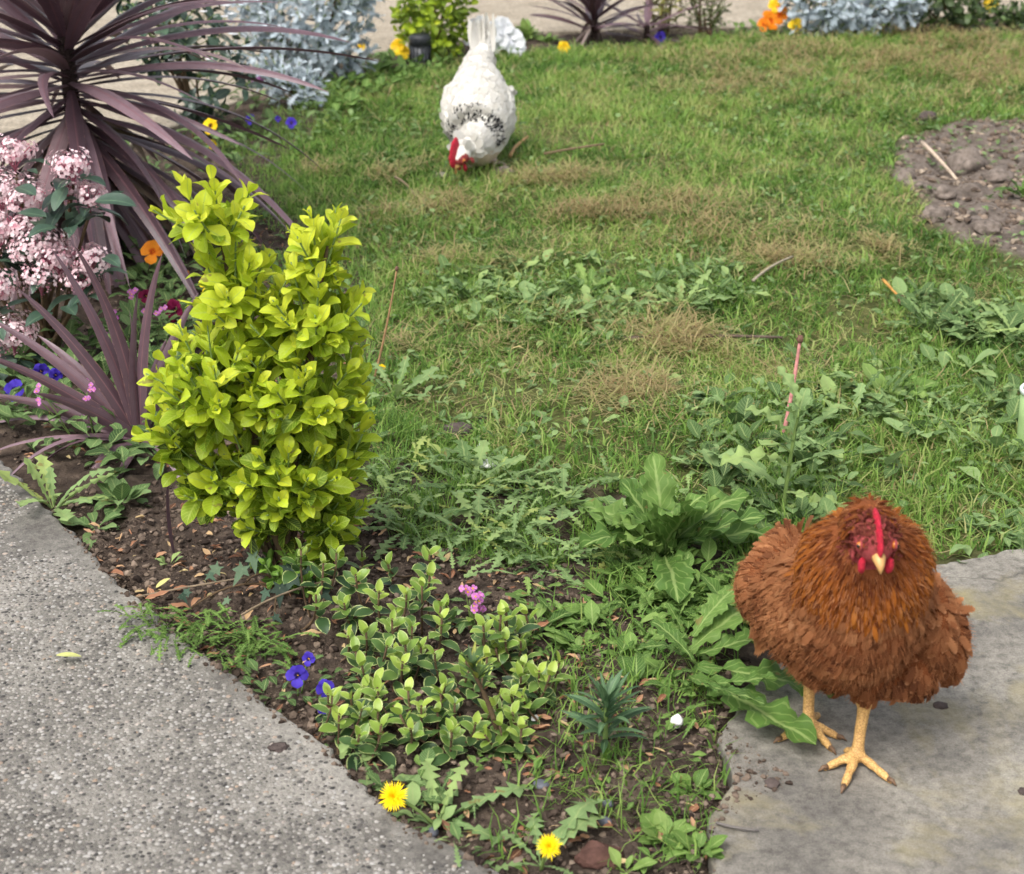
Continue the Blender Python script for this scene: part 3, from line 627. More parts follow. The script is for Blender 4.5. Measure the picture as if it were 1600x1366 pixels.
# a bruised leaf of the tall plant stuck upright in the soil
o = thing('fallen_strap_leaf', 'dark strap leaf standing in the soil before the golden shrub', 'leaf', g3(276, 868))
V, Q, LF = ribbon((0, 0, -.01), math.pi * .95, 1.48, 1.7, .17, .016, 10, fold=.4, kind='lance'); add('blade', mesh('blade', V, Q, LF, mats=[M_CORD]), o)['tone'] = .3
ff = g3(928, 66)
cordyline('small reddish cordyline at the far edge beside the white flowers', ff, 52, .03, .2, R(12), R(86), .24, .42, .028, R(30), 8, .014, (.0, .35))
cordyline('low spreading purple cordyline behind the pale grass at the far border', g3(1010, 66), 12, .03, .08, R(0), R(40), .25, .34, .03, R(35), 18, .015, (.2, .5))

# ---- pink flowering shrub
M_VLEAF = leafmat('dark_leaf', [(0, S(34, 50, 42)), (.5, S(52, 74, 60)), (1, S(84, 106, 86))], vein=S(92, 116, 90), trans=.15, rough=.35, spec=.5)
M_FLORET = leafmat('floret', [(0, S(176, 104, 122)), (.25, S(212, 164, 172)), (.6, S(228, 198, 202)), (1, S(238, 222, 222))], trans=.2, rough=.7, spec=.15, blot=.3)
vb = g3(70, 565); vm = mpp(70, 565)
o = thing('flowering_shrub', 'evergreen shrub with dense pale pink flower heads at the left edge', 'shrub', vb)
heads = [(45, 268, 34, .06), (25, 318, 44, .03), (70, 330, 40, .02), (20, 368, 46, -.02), (88, 385, 44, -.03), (140, 278, 33, .02), (165, 318, 27, 0), (128, 312, 24, .03), (122, 400, 36, -.05), (168, 402, 34, -.05), (92, 425, 30, -.06), (18, 440, 42, -.07), (50, 498, 38, -.1), (8, 520, 34, -.1), (150, 430, 28, -.06), (-30, 380, 50, 0), (-20, 300, 45, .05), (60, 362, 34, -.01)]
fl = []
for i in range(4):
    mbf = MB()
    for k in range(5):
        a = k / 5 * 6.283; t = leaf(.0036, .003, 2, 1, 'petal', -.3, .1); c, s = math.cos(a), math.sin(a); V = t[0] @ np.array(((c, s, 0), (-s, c, 0), (0, 0, 1))); V[:, 2] += .0008 * i; mbf.put(V, t[1], lf=t[2])
    fl.append((np.concatenate(mbf.V), np.concatenate(mbf.Q), np.concatenate(mbf.L)))
bud = (ICO1[0] * .0013, ICO1[1], np.zeros((12 if len(ICO1[0]) == 12 else len(ICO1[0]), 3)))
for i, (px, py, rp_, dy) in enumerate(heads):
    c = np.array(((px - 70) * vm, dy, (565 - py) * vm * 1.06)); rr = rp_ * vm * 1.08; n = int(290 * (rp_ / 35) ** 2); Ms, tn = [], []
    lob = rv.normal(0, 1, (7, 3)); lob[:, 2] = np.abs(lob[:, 2]); lob = lob / np.linalg.norm(lob, axis=1)[:, None]
    for k in range(n):
        d = unit(rv.normal(size=3)); d[2] = abs(d[2]) * 1.0 - .25; d = unit(d); q_ = max(lob @ d); s = rr * (.42 + .68 * q_ ** 4) * rv.uniform(.72, 1.14)
        Ms.append(frame(c + d * s * (1, 1, .8), np.cross(d, rv.normal(size=3)), d, rv.uniform(.9, 1.5))); tn.append(np.clip(rv.normal(.66, .22), .05, 1))
    h = scatter('flower_head', fl, Ms, tn, M_FLORET, o, None, rv)
    Ms = [frame(c + unit(rv.normal(size=3)) * rr * (1, 1, .8) * rv.uniform(.75, 1.0), rv.normal(size=3), rv.normal(size=3), rv.uniform(.8, 1.4)) for k in range(n // 6)]
    scatter('buds', [bud], Ms, rv.uniform(0.05, .45, len(Ms)), M_FLORET, h, 'stuff', rv)
    mb = MB()
    for k in range(12):
        d = unit(rv.normal(size=3)); d[2] = abs(d[2]); V, Q, T = tube(bez(c - (0, 0, rr * .9), c - (0, 0, rr * .3), c + d * rr * .75 * (1, 1, .8), 5), .0012, 4); mb.put(V, Q, T)
    add('flower_stalks', mb.mesh('flower_stalks'), h, M_FLORET, 'stuff')
    stem(o, bez((rv.normal(0, .02), rv.normal(0, .02), -.02), (c[0] * .5, c[1] * .5 + .03, c[2] * .5), c - (0, 0, rr * .8), 8), .005, .003)
vt = [leaf(1, .46, 8, 1, 'oval', b, .3, .02, 2, seed=i) for i, b in enumerate((.3, .7, 1.0))]; Ms, tn = [], []
for k in range(110):
    h = heads[rv.integers(0, len(heads))]; c = np.array(((h[0] - 70) * vm, h[3] + rv.normal(0, .02), (565 - h[1]) * vm * 1.06)); rr = h[2] * vm
    az = rv.uniform(0, 6.28); d = rand_dir(az, rv.uniform(-.5, .5)); Ms.append(frame(c - (0, 0, rr * rv.uniform(.5, 1.1)) + d * rr * .3, d, (0, 0, 1), rv.uniform(.05, .075))); tn.append(rv.random())
for px, py, az, s in ((105, 300, 2.4, .07), (190, 308, -.2, .08), (118, 330, 2.9, .06), (195, 388, -.9, .06), (130, 345, 4.0, .06), (150, 345, 5.0, .06), (110, 470, 4.2, .07), (130, 460, 5.2, .07)):
    Ms.append(frame(((px - 70) * vm, -.08, (565 - py) * vm * 1.06), rand_dir(az, .15), (0, -.4, 1), s)); tn.append(.6)
pieces(o, [tmesh(t, 'leaf', M_VLEAF) for t in vt], Ms, tn, 'leaf', rv)

# white flowered bush behind the tall cordyline
M_WHITE = leafmat('white_petal', [(0, S(214, 216, 222)), (1, S(246, 246, 246))], trans=.3, rough=.6, spec=.2, blot=.08)
wb = g3(310, 215); wm = mpp(310, 215)
o = shrub('white_flowered_bush', 'dark leaved bush with small white flowers behind the tall cordyline', 'bush', wb, [el(290, 60, 90, 75, 70, 0, wm, (310, 215)), el(330, 120, 80, 80, 60, 0, wm, (310, 215)), el(270, -20, 90, 60, 60, 0, wm, (310, 215))], 90, .055, M_VLEAF, vt, 240, 3, None, None, 7, seed=12, spread=(80, 45))
pet = [leaf(.014, .011, 4, 1, 'petal', .4, .15)]
for i in range(26):
    c = np.array(((rv.uniform(225, 385) - 310) * wm, rv.uniform(-.12, -.02), (215 - rv.uniform(-10, 95)) * wm)); Ms = [frame(c, rand_dir(a, .35), (0, 0, 1)) for a in np.arange(5) * 1.257 + rv.random()]
    scatter('flower', pet, Ms, rv.random(5), M_WHITE, o, None, rv)

# ---- dusty miller
M_DUSTY = leafmat('silver_leaf', [(0, S(122, 134, 140)), (.5, S(172, 184, 190)), (1, S(212, 220, 226))], trans=.2, rough=.8, spec=.1, blot=.2)
dt = [leaf(1, .55, 6, 1, 'dand', b, .25, .05, 3, lobes=5, cut=.75, back=-.08, seed=i) for i, b in enumerate((.5, 1.0, -.3, .2))]
def dusty(label, px, py, ells, n, L, seed, nobj=200):
    b = g3(px, py); m = mpp(px, py)
    return shrub('silver_ragwort', label, 'plant', b, [el(cx, cy, rx, rz, ry, 0, m, (px, py)) for cx, cy, rx, rz, ry in ells], n, L, M_DUSTY, dt, nobj, 4, lambda p, k, r: .25 + .5 * k + r.normal(0, .15), 'silver ragwort plants', 7, up=.5, seed=seed, spread=(80, 25))
dusty('large silver grey ragwort clump behind the tall cordyline leaves', 490, 128, [(480, 55, 95, 55, 70), (520, 10, 80, 50, 60), (430, 85, 60, 40, 50), (540, 75, 45, 45, 50), (420, 20, 60, 40, 50)], 130, .07, 21, 260)
dusty('small lacy silver ragwort in front of the large clump', 468, 168, [(465, 140, 45, 28, 40), (440, 125, 40, 25, 30)], 38, .05, 22, 120)
dusty('silver ragwort sprawling over the far border between orange and yellow flowers', 1320, 58, [(1300, 10, 85, 45, 60), (1350, 45, 45, 28, 45), (1260, -10, 50, 30, 40), (1400, 0, 40, 40, 40)], 100, .075, 23, 240)

# ---- rosette weeds
M_DAND = leafmat('dandelion_leaf', [(0, S(58, 82, 44)), (.35, S(94, 122, 70)), (.65, S(132, 158, 102)), (.9, S(156, 178, 106)), (1, S(170, 174, 90))], vein=S(152, 168, 108), trans=.3, rough=.65, spec=.2, blot=.3, sv=S(150, 168, 112))
M_BROAD = leafmat('broad_leaf', [(0, S(56, 84, 38)), (.4, S(86, 118, 52)), (.75, S(118, 148, 74)), (1, S(150, 172, 96))], vein=S(158, 178, 108), trans=.3, rough=.6, spec=.22, blot=.35, sv=S(146, 168, 96))
dandT = [leaf(1, w, 6, 2, 'dand', b, .22, .04, 3, lobes=l, cut=c, back=.05, seed=i, pet=.12, cr=.03) for i, (w, b, l, c) in enumerate(((.27, .6, 7, .72), (.31, .9, 6, .66), (.25, 1.2, 8, .78), (.33, .3, 6, .5), (.36, .7, 5, .38)))]
dockT = [leaf(1, w, 20, 3, 'dock', b, .3, .13, 4.3, seed=i, lobes=10, cut=.1, back=.01, cr=.035) for i, (w, b) in enumerate(((.36, .7), (.42, 1.0), (.34, .35), (.4, 1.3)))]
ovT = [leaf(1, w_, 7, 1, 'oval', b, .25, .06, 2, seed=i, pet=.2, cr=.03) for i, (b, w_) in enumerate(((.4, .5), (.9, .42), (.1, .56), (1.2, .36)))]
lanT = [leaf(1, .16, 8, 1, 'lance', b, .35, seed=i) for i, b in enumerate((.5, .9, .2))]
rndT = [leaf(1, .62, 9, 1, 'round', b, .15, seed=i) for i, b in enumerate((.4, .7))]
for temps_m in (): pass
_mc = {}
def tms(temps, mat, key):
    if key not in _mc: _mc[key] = [tmesh(t, 'leaf', mat) for t in temps]
    return _mc[key]
def rosette(name, label, cat, px, py, n, Lpx, temps, mat, key, el0=(.15, .9), tones=(.1, .85), group=None, dz=0, seed=0, az=None, zz=None):
    r = np.random.default_rng(seed + px * 7 + py); b = g3(px, py, dz)
    if zz is not None: b[2] = zz
    m = mpp(px, py); o = thing(name, label, cat, b, group); Ms, tn = [], []
    for i in range(n):
        a = (i * 2.39996 + r.normal(0, .25)) if az is None else az[0] + (az[1] - az[0]) * (i + r.random()) / n; t = i / max(1, n - 1); e = el0[0] + (el0[1] - el0[0]) * t + r.normal(0, .1); L = Lpx * m * r.uniform(.7, 1.15) * (1 - .25 * t)
        Ms.append(frame((math.cos(a) * .004, math.sin(a) * .004, .002), rand_dir(a, e), (0, 0, 1), L)); tn.append(r.uniform(*tones))
    pieces(o, tms(temps, mat, key), Ms, tn, 'leaf', r); return o
WG = 'weeds growing in the lawn'
W = [ # name label px py n Lpx temps
 ('broad_leaf_plant', 'tall clump of broad upright wavy leaves behind the brown hen', 1035, 885, 20, 190, dockT, M_BROAD, 'dock', (.35, 1.45), (.2, .9)),
 ('dandelion_plant', 'pale dandelion leaves right beside the golden shrub', 618, 628, 12, 105, dandT, M_DAND, 'dand', (.1, .9), (.4, .85)),
 ('weed_plant', 'leafy weed left of centre in the lawn band, with upright blades', 740, 470, 14, 70, ovT + dockT, M_DAND, 'mixo', (.2, 1.0), (.15, .7)),
 ('weed_plant', 'pale leafy weed below the small clipped patch in mid lawn', 830, 480, 13, 62, ovT + dockT, M_DAND, 'mixo', (.2, .8), (.3, .8)),
 ('weed_plant', 'bright leafy weed in mid lawn right of the straw curl', 920, 462, 15, 72, dandT[3:] + dockT, M_BROAD, 'mixb', (.2, 1.0), (.4, .95)),
 ('weed_plant', 'spiky pale sow thistle shoot in the mid lawn weed band', 1062, 492, 13, 92, dandT, M_DAND, 'dand', (.5, 1.4), (.5, .9)),
 ('weed_plant', 'dense weed at the right end of the mid lawn band', 1120, 470, 14, 66, dandT[3:] + dockT, M_BROAD, 'mixb', (.2, .9), (.2, .7)),
 ('weed_plant', 'dark weed between the spiky shoot and the bright weed', 1000, 470, 14, 60, dandT[3:] + dockT, M_BROAD, 'mixb', (.2, .9), (.05, .5)),
 ('dandelion_plant', 'feathery dandelion at the right of the lawn below the earth patch', 1455, 520, 16, 90, dandT, M_DAND, 'dand', (.3, 1.2), (.1, .6)),
 ('dandelion_plant', 'low dandelion beside the feathery one near the right edge', 1545, 505, 13, 75, dandT, M_DAND, 'dand', (.2, .9), (.05, .5)),
 ('weed_plant', 'broad pale leaved weed at the right, topmost of the clump', 1390, 625, 14, 78, ovT + dockT, M_BROAD, 'mixob', (.2, .9), (.4, .95)),
 ('dandelion_plant', 'grey green dandelion in the clump right of the pink stem', 1330, 660, 12, 100, dandT, M_DAND, 'dand', (.15, .9), (.4, .8)),
 ('dandelion_plant', 'flat dandelion rosette with a spent flower near the pale tube', 1490, 665, 14, 95, dandT, M_DAND, 'dand', (.1, .8), (.3, .8)),
 ('dandelion_plant', 'low dandelion in the grass under the pale tube', 1560, 720, 12, 85, dandT, M_DAND, 'dand', (.1, .7), (.2, .7)),
 ('weed_plant', 'round leaved weed left of the tall sow thistle', 1120, 730, 12, 56, ovT, M_DAND, 'ov', (.2, 1.0), (.2, .7)),
 ('dandelion_plant', 'wide dandelion on the bed edge behind the shell', 735, 770, 14, 115, dandT, M_DAND, 'dand', (.1, .9), (.3, .8)),
 ('dandelion_plant', 'feathery dandelion rosette in the middle of the cut leaves', 745, 850, 18, 125, dandT[:3], M_DAND, 'dandf', (.1, 1.0), (.3, .8)),
 ('dandelion_plant', 'feathery dandelion rosette right of the cut leaves', 860, 890, 16, 120, dandT[:3], M_DAND, 'dandf', (.1, .8), (.2, .7)),
 ('dandelion_plant', 'feathery dandelion rosette against the golden shrub base', 640, 840, 15, 110, dandT[:3], M_DAND, 'dandf', (.1, .8), (.3, .8)),
 ('dandelion_plant', 'dandelion rosette just left of the broad upright plant', 880, 800, 12, 110, dandT, M_DAND, 'dand', (.2, .9), (.3, .8)),
 ('dandelion_plant', 'bright dandelion leaves standing by the flat leaves on the slab', 1080, 1020, 9, 95, dandT[2:], M_BROAD, 'dandb', (.3, 1.0), (.4, .95)),
 ('weed_plant', 'small glossy weed under the broad upright plant', 1010, 935, 10, 55, ovT, M_BROAD, 'ovb', (.2, .9), (.3, .8)),
 ('weed_plant', 'pointed single leaved weed on bare soil right of the creeper', 925, 985, 4, 75, ovT, M_BROAD, 'ovb', (.05, .4), (.4, .7)),
 ('seedling', 'small rosette seedling on the soil by the slab corner', 1085, 1240, 12, 48, ovT, M_BROAD, 'ovb', (.1, 1.0), (.3, .8)),
 ('seedling', 'leafy seedling clump at the bottom beside the slab', 1040, 1320, 16, 62, ovT, M_BROAD, 'ovb', (.1, 1.0), (.4, .9)),
 ('seedling', 'leafy seedling at the bottom right of the clump', 1090, 1345, 12, 55, ovT, M_BROAD, 'ovb', (.1, .9), (.3, .8)),
 ('seedling', 'three upright pale leaves at the bottom edge', 975, 1372, 4, 55, ovT, M_BROAD, 'ovb', (.7, 1.3), (.7, 1.0)),
 ('dandelion_plant', 'dandelion at the left path corner with pale reddish stalks', 85, 800, 12, 120, dandT, M_DAND, 'dand', (.3, 1.3), (.6, 1.0)),
 ('weed_plant', 'rounded leaves hanging over the path edge under the dandelion', 150, 830, 9, 70, ovT, M_DAND, 'ov', (-.1, .7), (.1, .6)),
 ('weed_plant', 'slim leaved seedling clump below the young cordyline', 190, 790, 16, 62, ovT, M_DAND, 'ov', (.2, 1.1), (.1, .6)),
 ('weed_plant', 'tiny pale seedling on bare soil left of the golden shrub stems', 262, 878, 5, 32, ovT, M_DAND, 'ov', (.6, 1.2), (.6, .9)),
 ('weed_plant', 'small sprig at the right edge of the bare earth patch', 1600, 320, 12, 50, ovT, M_BROAD, 'ovb', (.2, 1.2), (.1, .5)),
 ('weed_plant', 'leafy weed under the big tall cordyline tips in the lawn corner', 545, 175, 14, 45, ovT, M_BROAD, 'ovb', (.1, .9), (.3, .8)),
 ('weed_plant', 'dark weed clump left of the black lamp', 590, 118, 14, 45, ovT, M_BROAD, 'ovb', (.2, 1.0), (.2, .7)),
 ('leafy_plant', 'bright green leafy plant at the far border behind the white flowers', 822, 62, 22, 40, ovT, M_BROAD, 'ovb', (.2, 1.4), (.6, 1.0)),
 ('leafy_plant', 'small green plant right of the bright leafy one at the border', 855, 68, 12, 25, ovT, M_BROAD, 'ovb', (.2, 1.2), (.4, .9)),
]
for a in W: rosette(a[0], a[1], 'plant', *a[2:9], el0=a[9], tones=a[10])
# large leaves lying on the slab beside the hen
o = thing('dock_plant', 'large wavy leaves lying flat on the slab by the hen feet', 'plant', g3(1085, 1090)); dm = mpp(1085, 1090)
for i, (bx, by, tx, ty, wv, lift) in enumerate(((1085, 1085, 1272, 1205, .4, .02), (1090, 1075, 1305, 1112, .42, .02), (1085, 1060, 1245, 1040, .42, .04), (1100, 1110, 1215, 1130, .38, .03), (1075, 1060, 1190, 1000, .4, .04), (1080, 1080, 1010, 1040, .4, .05), (1090, 1120, 1190, 1165, .3, .012), (1080, 1050, 1150, 1000, .4, .05), (1060, 1075, 990, 1090, .4, .03))):
    a, b = G(bx, by), G(tx, ty); d = b - a; L = np.linalg.norm(d); t = leaf(1, wv * .85, 16, 3, 'dock', .1 + .3 * (i % 3), .2, .12, 4.4, seed=40 + i, lobes=11, cut=.16, back=.015, cr=.03)
    M = frame(a - np.array(o.location) + (0, 0, .026 + .004 * i), d + np.array((0, 0, lift)), (0, 0, 1), L); pieces(o, [tmesh(t, 'leaf', M_BROAD)], [M], [rv.uniform(.2, .65)], 'leaf', rv)

# sow thistle
def stalk_plant(name, label, px, py, top, nl, Lpx, temps, mat, key, el_r=(.1, .9), smat=M_GSTEM, r0=.004, lo=.15, lean=(0, 0), tones=(.2, .8), seed=0, tipfrac=.5):
    r = np.random.default_rng(seed + px); b = g3(px, py); m = mpp(px, py); o = thing(name, label, 'plant', b); Hh = (py - top) * m * 1.06; tp = np.array((lean[0] * m, lean[1], Hh)); pts = bez((0, 0, -.01), tp * (.3, .3, .6), tp, 10)
    stem(o, pts, r0, r0 * .5, smat); Ms, tn = [], []
    for i in range(nl):
        t = lo + (1 - lo) * (i / (nl - 1)) ** .8; p = pts[min(9, int(t * 9))]; a = i * 2.39996 + r.normal(0, .2); e = el_r[0] + (el_r[1] - el_r[0]) * t + r.normal(0, .12)
        Ms.append(frame(p, rand_dir(a, e), (0, 0, 1), Lpx * m * r.uniform(.75, 1.1) * (1 - tipfrac * t))); tn.append(r.uniform(*tones))
    pieces(o, tms(temps, mat, key), Ms, tn, 'leaf', r); return o
stalk_plant('sow_thistle', 'tall sow thistle with lobed leaves behind the brown hen head', 1222, 812, 640, 15, 150, dandT[3:] + dockT[:2], M_DAND, 'sow', (.05, 1.0), lean=(15, 0), tones=(.4, .9))
stalk_plant('spurge', 'dark narrow leaved spurge seedling on the soil near the hen', 945, 1190, 1095, 42, 105, lanT, leafmat('spurge_leaf', [(0, S(44, 70, 46)), (.5, S(70, 100, 66)), (1, S(104, 132, 92))], vein=S(130, 156, 110), trans=.2, rough=.5), 'spurge', (-.2, 1.2), lo=.35, tipfrac=.35)
stalk_plant('spurge', 'leaning spurge stalk with orange lower leaves in the variegated creeper', 788, 1172, 1010, 34, 80, lanT, leafmat('spurge_leaf2', [(0, S(56, 80, 48)), (.6, S(96, 122, 66)), (.85, S(150, 150, 60)), (1, S(190, 140, 60))], trans=.25, rough=.5), 'spurge2', (-.3, 1.2), lo=.72, lean=(-58, 0), tones=(0, .85), smat=M_STEM)
# dusky stems in the lawn
def wand(name, label, cat, p0, p1, r, c, sag=.01, group=None, knob=None):
    a, b = np.array(p0), np.array(p1); o = thing(name, label, cat, a, group); d = b - a; mid = d / 2 + np.array((rv.normal(0, .01), rv.normal(0, .01), sag))
    mt = plain(name + '_bark', c, .8, .2, .4, 60, .5); stem(o, bez(np.zeros(3), mid, d, 9), r, r * .7, mt, 'shaft')
    if knob: add('head', rock_mesh('head', (knob, knob, knob * 1.3), 3, .4, ICO2), o, plain(name + '_head', S(110, 84, 70), .9, .1, .5, 60, .5), loc=d)
    return o
p0 = g3(1222, 690); wand('dandelion_stalk', 'pink dandelion stalk with a dry brown head rising from the lawn', 'stalk', p0, U(1250, 530, p0[1] + .02), .004, S(196, 134, 128), .005, None, .006)
wand('twig', 'long dark twig lying across the middle of the lawn', 'twig', g3(975, 543, .02), g3(1222, 538, .022), .004, S(96, 82, 72), .006)
wand('twig', 'pale stick slanting over the bare earth patch', 'stick', g3(1438, 250, .03), g3(1492, 305, .03), .006, S(186, 166, 146), .004)
wand('twig', 'short curved twig on the lawn below the white hen', 'twig', g3(617, 287, .03), g3(650, 312, .015), .0032, S(140, 120, 98), .012)
wand('twig', 'tan stick on grass right of the white hen', 'stick', g3(797, 252, .02), g3(825, 228, .03), .006, S(176, 142, 98), .004)
wand('twig', 'thin grey twig on the weeds at the right of the lawn band', 'twig', g3(1175, 463, .03), g3(1236, 434, .04), .0035, S(150, 140, 120), .004)
wand('twig', 'thin dark twig on grass right of the tan stick', 'twig', g3(850, 248, .02), g3(945, 240, .022), .004, S(120, 100, 78), .008)
wand('twig', 'short orange twig by the dry seed head in the right lawn', 'twig', g3(1378, 460, .03), g3(1408, 486, .02), .0035, S(190, 140, 76), .002, None, .009)
wand('twig', 'thin grey twig on the slab at the bottom', 'twig', (*G(1118, 1304)[:2], SZ + .004), (*G(1184, 1316)[:2], SZ + .004), .0018, S(110, 104, 100), .002)
p0 = g3(583, 600); wand('dandelion_stalk', 'thin brown stalk with a white tip right of the golden shrub', 'stalk', p0, U(620, 420, p0[1] + .03), .0025, S(150, 118, 84), .004, None, .004)
for i, (a, b, lab) in enumerate((((380, 1000), (560, 935), 'thin dry stem trailing from the ivy over the soil'), ((140, 940), (395, 945), 'long thin dry straw lying across the path edge'), ((470, 960), (505, 905), 'grey bare stem curving up beside the ivy'), ((505, 985), (530, 930), 'pale looping bare stem right of the ivy'))):
    q0 = g3(*a, .035); q1 = g3(*b, .03); wand('dry_stem', lab, 'stem', q0, q1, .0017, S(128, 112, 92), .012)

# ---- leaf litter
M_DRY = leafmat('dry_leaf', [(0, S(96, 66, 50)), (.4, S(150, 104, 78)), (.7, S(182, 140, 108)), (1, S(196, 178, 128))], vein=S(196, 160, 124), trans=.2, rough=.7, spec=.2)
litT = [leaf(1, .42, 8, 1, 'oval', b, f, .08, 2, seed=i) for i, (b, f) in enumerate(((.8, .5), (-.6, .4), (.3, .7)))]
litM = [tmesh(t, 'fallen_leaf', M_DRY) for t in litT]
def litter(px, py, Lpx, az, tone, label, group='dry leaves on the soil', z=None, el_=.1, mesh_=None):
    m = mpp(px, py); p = g3(px, py, .014)
    if z is not None: p[2] = z
    o = add('fallen_leaf', mesh_ or litM[(px + py) % 3]); o.matrix_basis = Matrix(frame(p, rand_dir(az, el_), (0, 0, 1), Lpx * m).tolist()); o['tone'] = tone
    return tag(o, label, 'leaf', group)
yl = [leaf(1, .34, 8, 1, 'oval', .3, .2)]; M_YEL = leafmat('pale_leaf', [(0, S(176, 186, 110)), (1, S(216, 206, 130))], vein=S(196, 200, 140), trans=.2)
litter(92, 1066, 40, .1, .4, 'pale green leaf lying alone on the pebbled path', 'pale fallen leaves', PZ + .012, .0, tmesh(yl[0], 'fallen_leaf', M_YEL))
litter(245, 935, 30, .9, .7, 'pale yellow leaf on the soil by the path edge', 'pale fallen leaves', None, .3, tmesh(yl[0], 'fallen_leaf', M_YEL))
for a in ((228, 955, 42, .1, .45, 'rusty leaf on the path edge, nearest the pale yellow leaf'), (262, 968, 40, .4, .5, 'rusty brown leaf beside the ragged green weeds'), (272, 985, 38, -.5, .55, 'curled tan leaf just right of the path edge'), (195, 918, 36, 2.6, .4, 'rusty leaf at the upper bend of the path edge'),
          (385, 985, 34, 1.4, .8, 'upright tan leaf behind the blue pansies'), (395, 1005, 32, 1.9, .7, 'tan leaf leaning on the pansy foliage'), (470, 1008, 36, .2, .85, 'tan leaf on soil between pansies and ivy'), (550, 1010, 34, 2.0, 1., 'large cream leaf under the variegated creeper'),
          (820, 1008, 42, .1, .4, 'reddish leaf on bare soil right of the creeper'), (885, 1040, 26, -.7, .75, 'pinkish dry leaf near the spurge'), (500, 1130, 44, .2, .05, 'dark brown leaf at the path edge under the creeper'), (825, 1105, 40, .2, .15, 'dark red leaf right of the creeper'), (300, 962, 30, 1.2, .6, 'tan leaf between straw and ivy'),
          (880, 412, 22, .6, 1., 'pale crumpled leaf on the clipped patch of mid lawn'), (800, 552, 20, 0., 1., 'pale dead leaf in the mid lawn left of the twig'), (1060, 562, 20, .3, .9, 'pale dead leaf below the long twig'), (812, 1178, 26, .1, .8, 'tan chip of leaf on soil below the creeper'), (340, 1075, 26, .3, .2, 'small brown leaf at the rim of the path')):
    litter(*a[:5], a[5])

# ---- variegated creeper
M_VAR = leafmat('variegated', [(0, S(48, 72, 44)), (.35, S(84, 114, 56)), (.65, S(128, 156, 64)), (1, S(166, 186, 80))], edge=S(192, 202, 132), edgew=.19, trans=.25, rough=.4, spec=.4, blot=.15)
varT = [leaf(1, .6, 6, 2, 'oval', b, f, .02, seed=i) for i, (b, f) in enumerate(((.4, .25), (.1, .3), (.8, .15)))]
def creeper():
    r = np.random.default_rng(6); b = g3(640, 1060); o = thing('variegated_creeper', 'low creeper with cream edged green leaves at the front of the bed', 'creeper', b); Ms, tn, pr = [], [], []; mb = MB()
    spots = [(505, 905, .10), (470, 880, .11), (530, 890, .1), (560, 915, .08), (590, 950, .06), (545, 960, .04), (580, 1000, .05), (600, 1030, .05), (640, 960, .06), (665, 905, .09), (668, 880, .1), (660, 940, .07), (690, 990, .05), (640, 1000, .05), (625, 1060, .04), (590, 1090, .05), (560, 1130, .03), (520, 1110, .05), (595, 1160, .03), (660, 1130, .03), (640, 1100, .05), (690, 1090, .04), (710, 1125, .03), (740, 1150, .03), (700, 1160, .03), (780, 985, .08), (760, 1000, .07), (800, 975, .08), (790, 1015, .05), (815, 1060, .04), (840, 1070, .04), (850, 1090, .03), (780, 1120, .03), (800, 1135, .03), (745, 1080, .04), (720, 1060, .05), (570, 1060, .04), (610, 990, .06), (500, 950, .07), (640, 1035, .05), (530, 1140, .03), (680, 1040, .05), (755, 1040, .05), (560, 1170, .02), (650, 1165, .02), (770, 1160, .02), (810, 1080, .03)]
    cp = [(470, 880), (560, 890), (680, 880), (720, 960), (820, 970), (870, 1080), (820, 1150), (700, 1175), (560, 1180), (500, 1120), (560, 1040), (540, 960)]
    for q_ in sample_poly(np.array(cp, float), 44, r): spots.append((q_[0], q_[1], r.uniform(.01, .035)))
    for px, py, h in spots:
        m = mpp(px, py); z0 = g3(px, py + h * .75 / m); h = h * .7; p = z0 + (0, 0, h + .008) - b; d = unit((r.normal(0, .25), r.normal(0, .2) - .15, 1)); x = unit(np.cross(d, (.3, .2, .4))); y = np.cross(d, x); a0 = r.random() * 6.28; f = r.uniform(-.15, .15)
        V, Q, T = tube(bez(z0 - b + (r.normal(0, .03), r.normal(0, .03), -.005), z0 - b + (0, 0, h * .4), p + d * .02, 6), .0016, 5); mb.put(V, Q, T)
        for lv in range(4):
            k = lv / 3; an = R(85 - 55 * k); c = p + d * .008 * (lv - 1.5) * 1.4
            for hh in range(2):
                g = a0 + lv * 1.571 + hh * math.pi + r.normal(0, .2); s_ = x * math.cos(g) + y * math.sin(g); Ms.append(frame(c, d * math.cos(an) + s_ * math.sin(an), d, .030 * r.uniform(.8, 1.15) * (1 - .35 * k))); tn.append(np.clip(.1 + .75 * k + f + r.normal(0, .08), 0, 1)); pr.append(lv + r.random())
    Ms, tn = np.array(Ms), np.array(tn); od = np.argsort(-np.array(pr)); pieces(o, [tmesh(t, 'leaf', M_VAR) for t in varT], Ms[od[:300]], tn[od[:300]], 'leaf', r)
    scatter('foliage', varT, Ms[od[300:]], tn[od[300:]], M_VAR, o, 'stuff', r); add('stems', mb.mesh('stems'), o, M_STEM, 'stuff')
creeper()
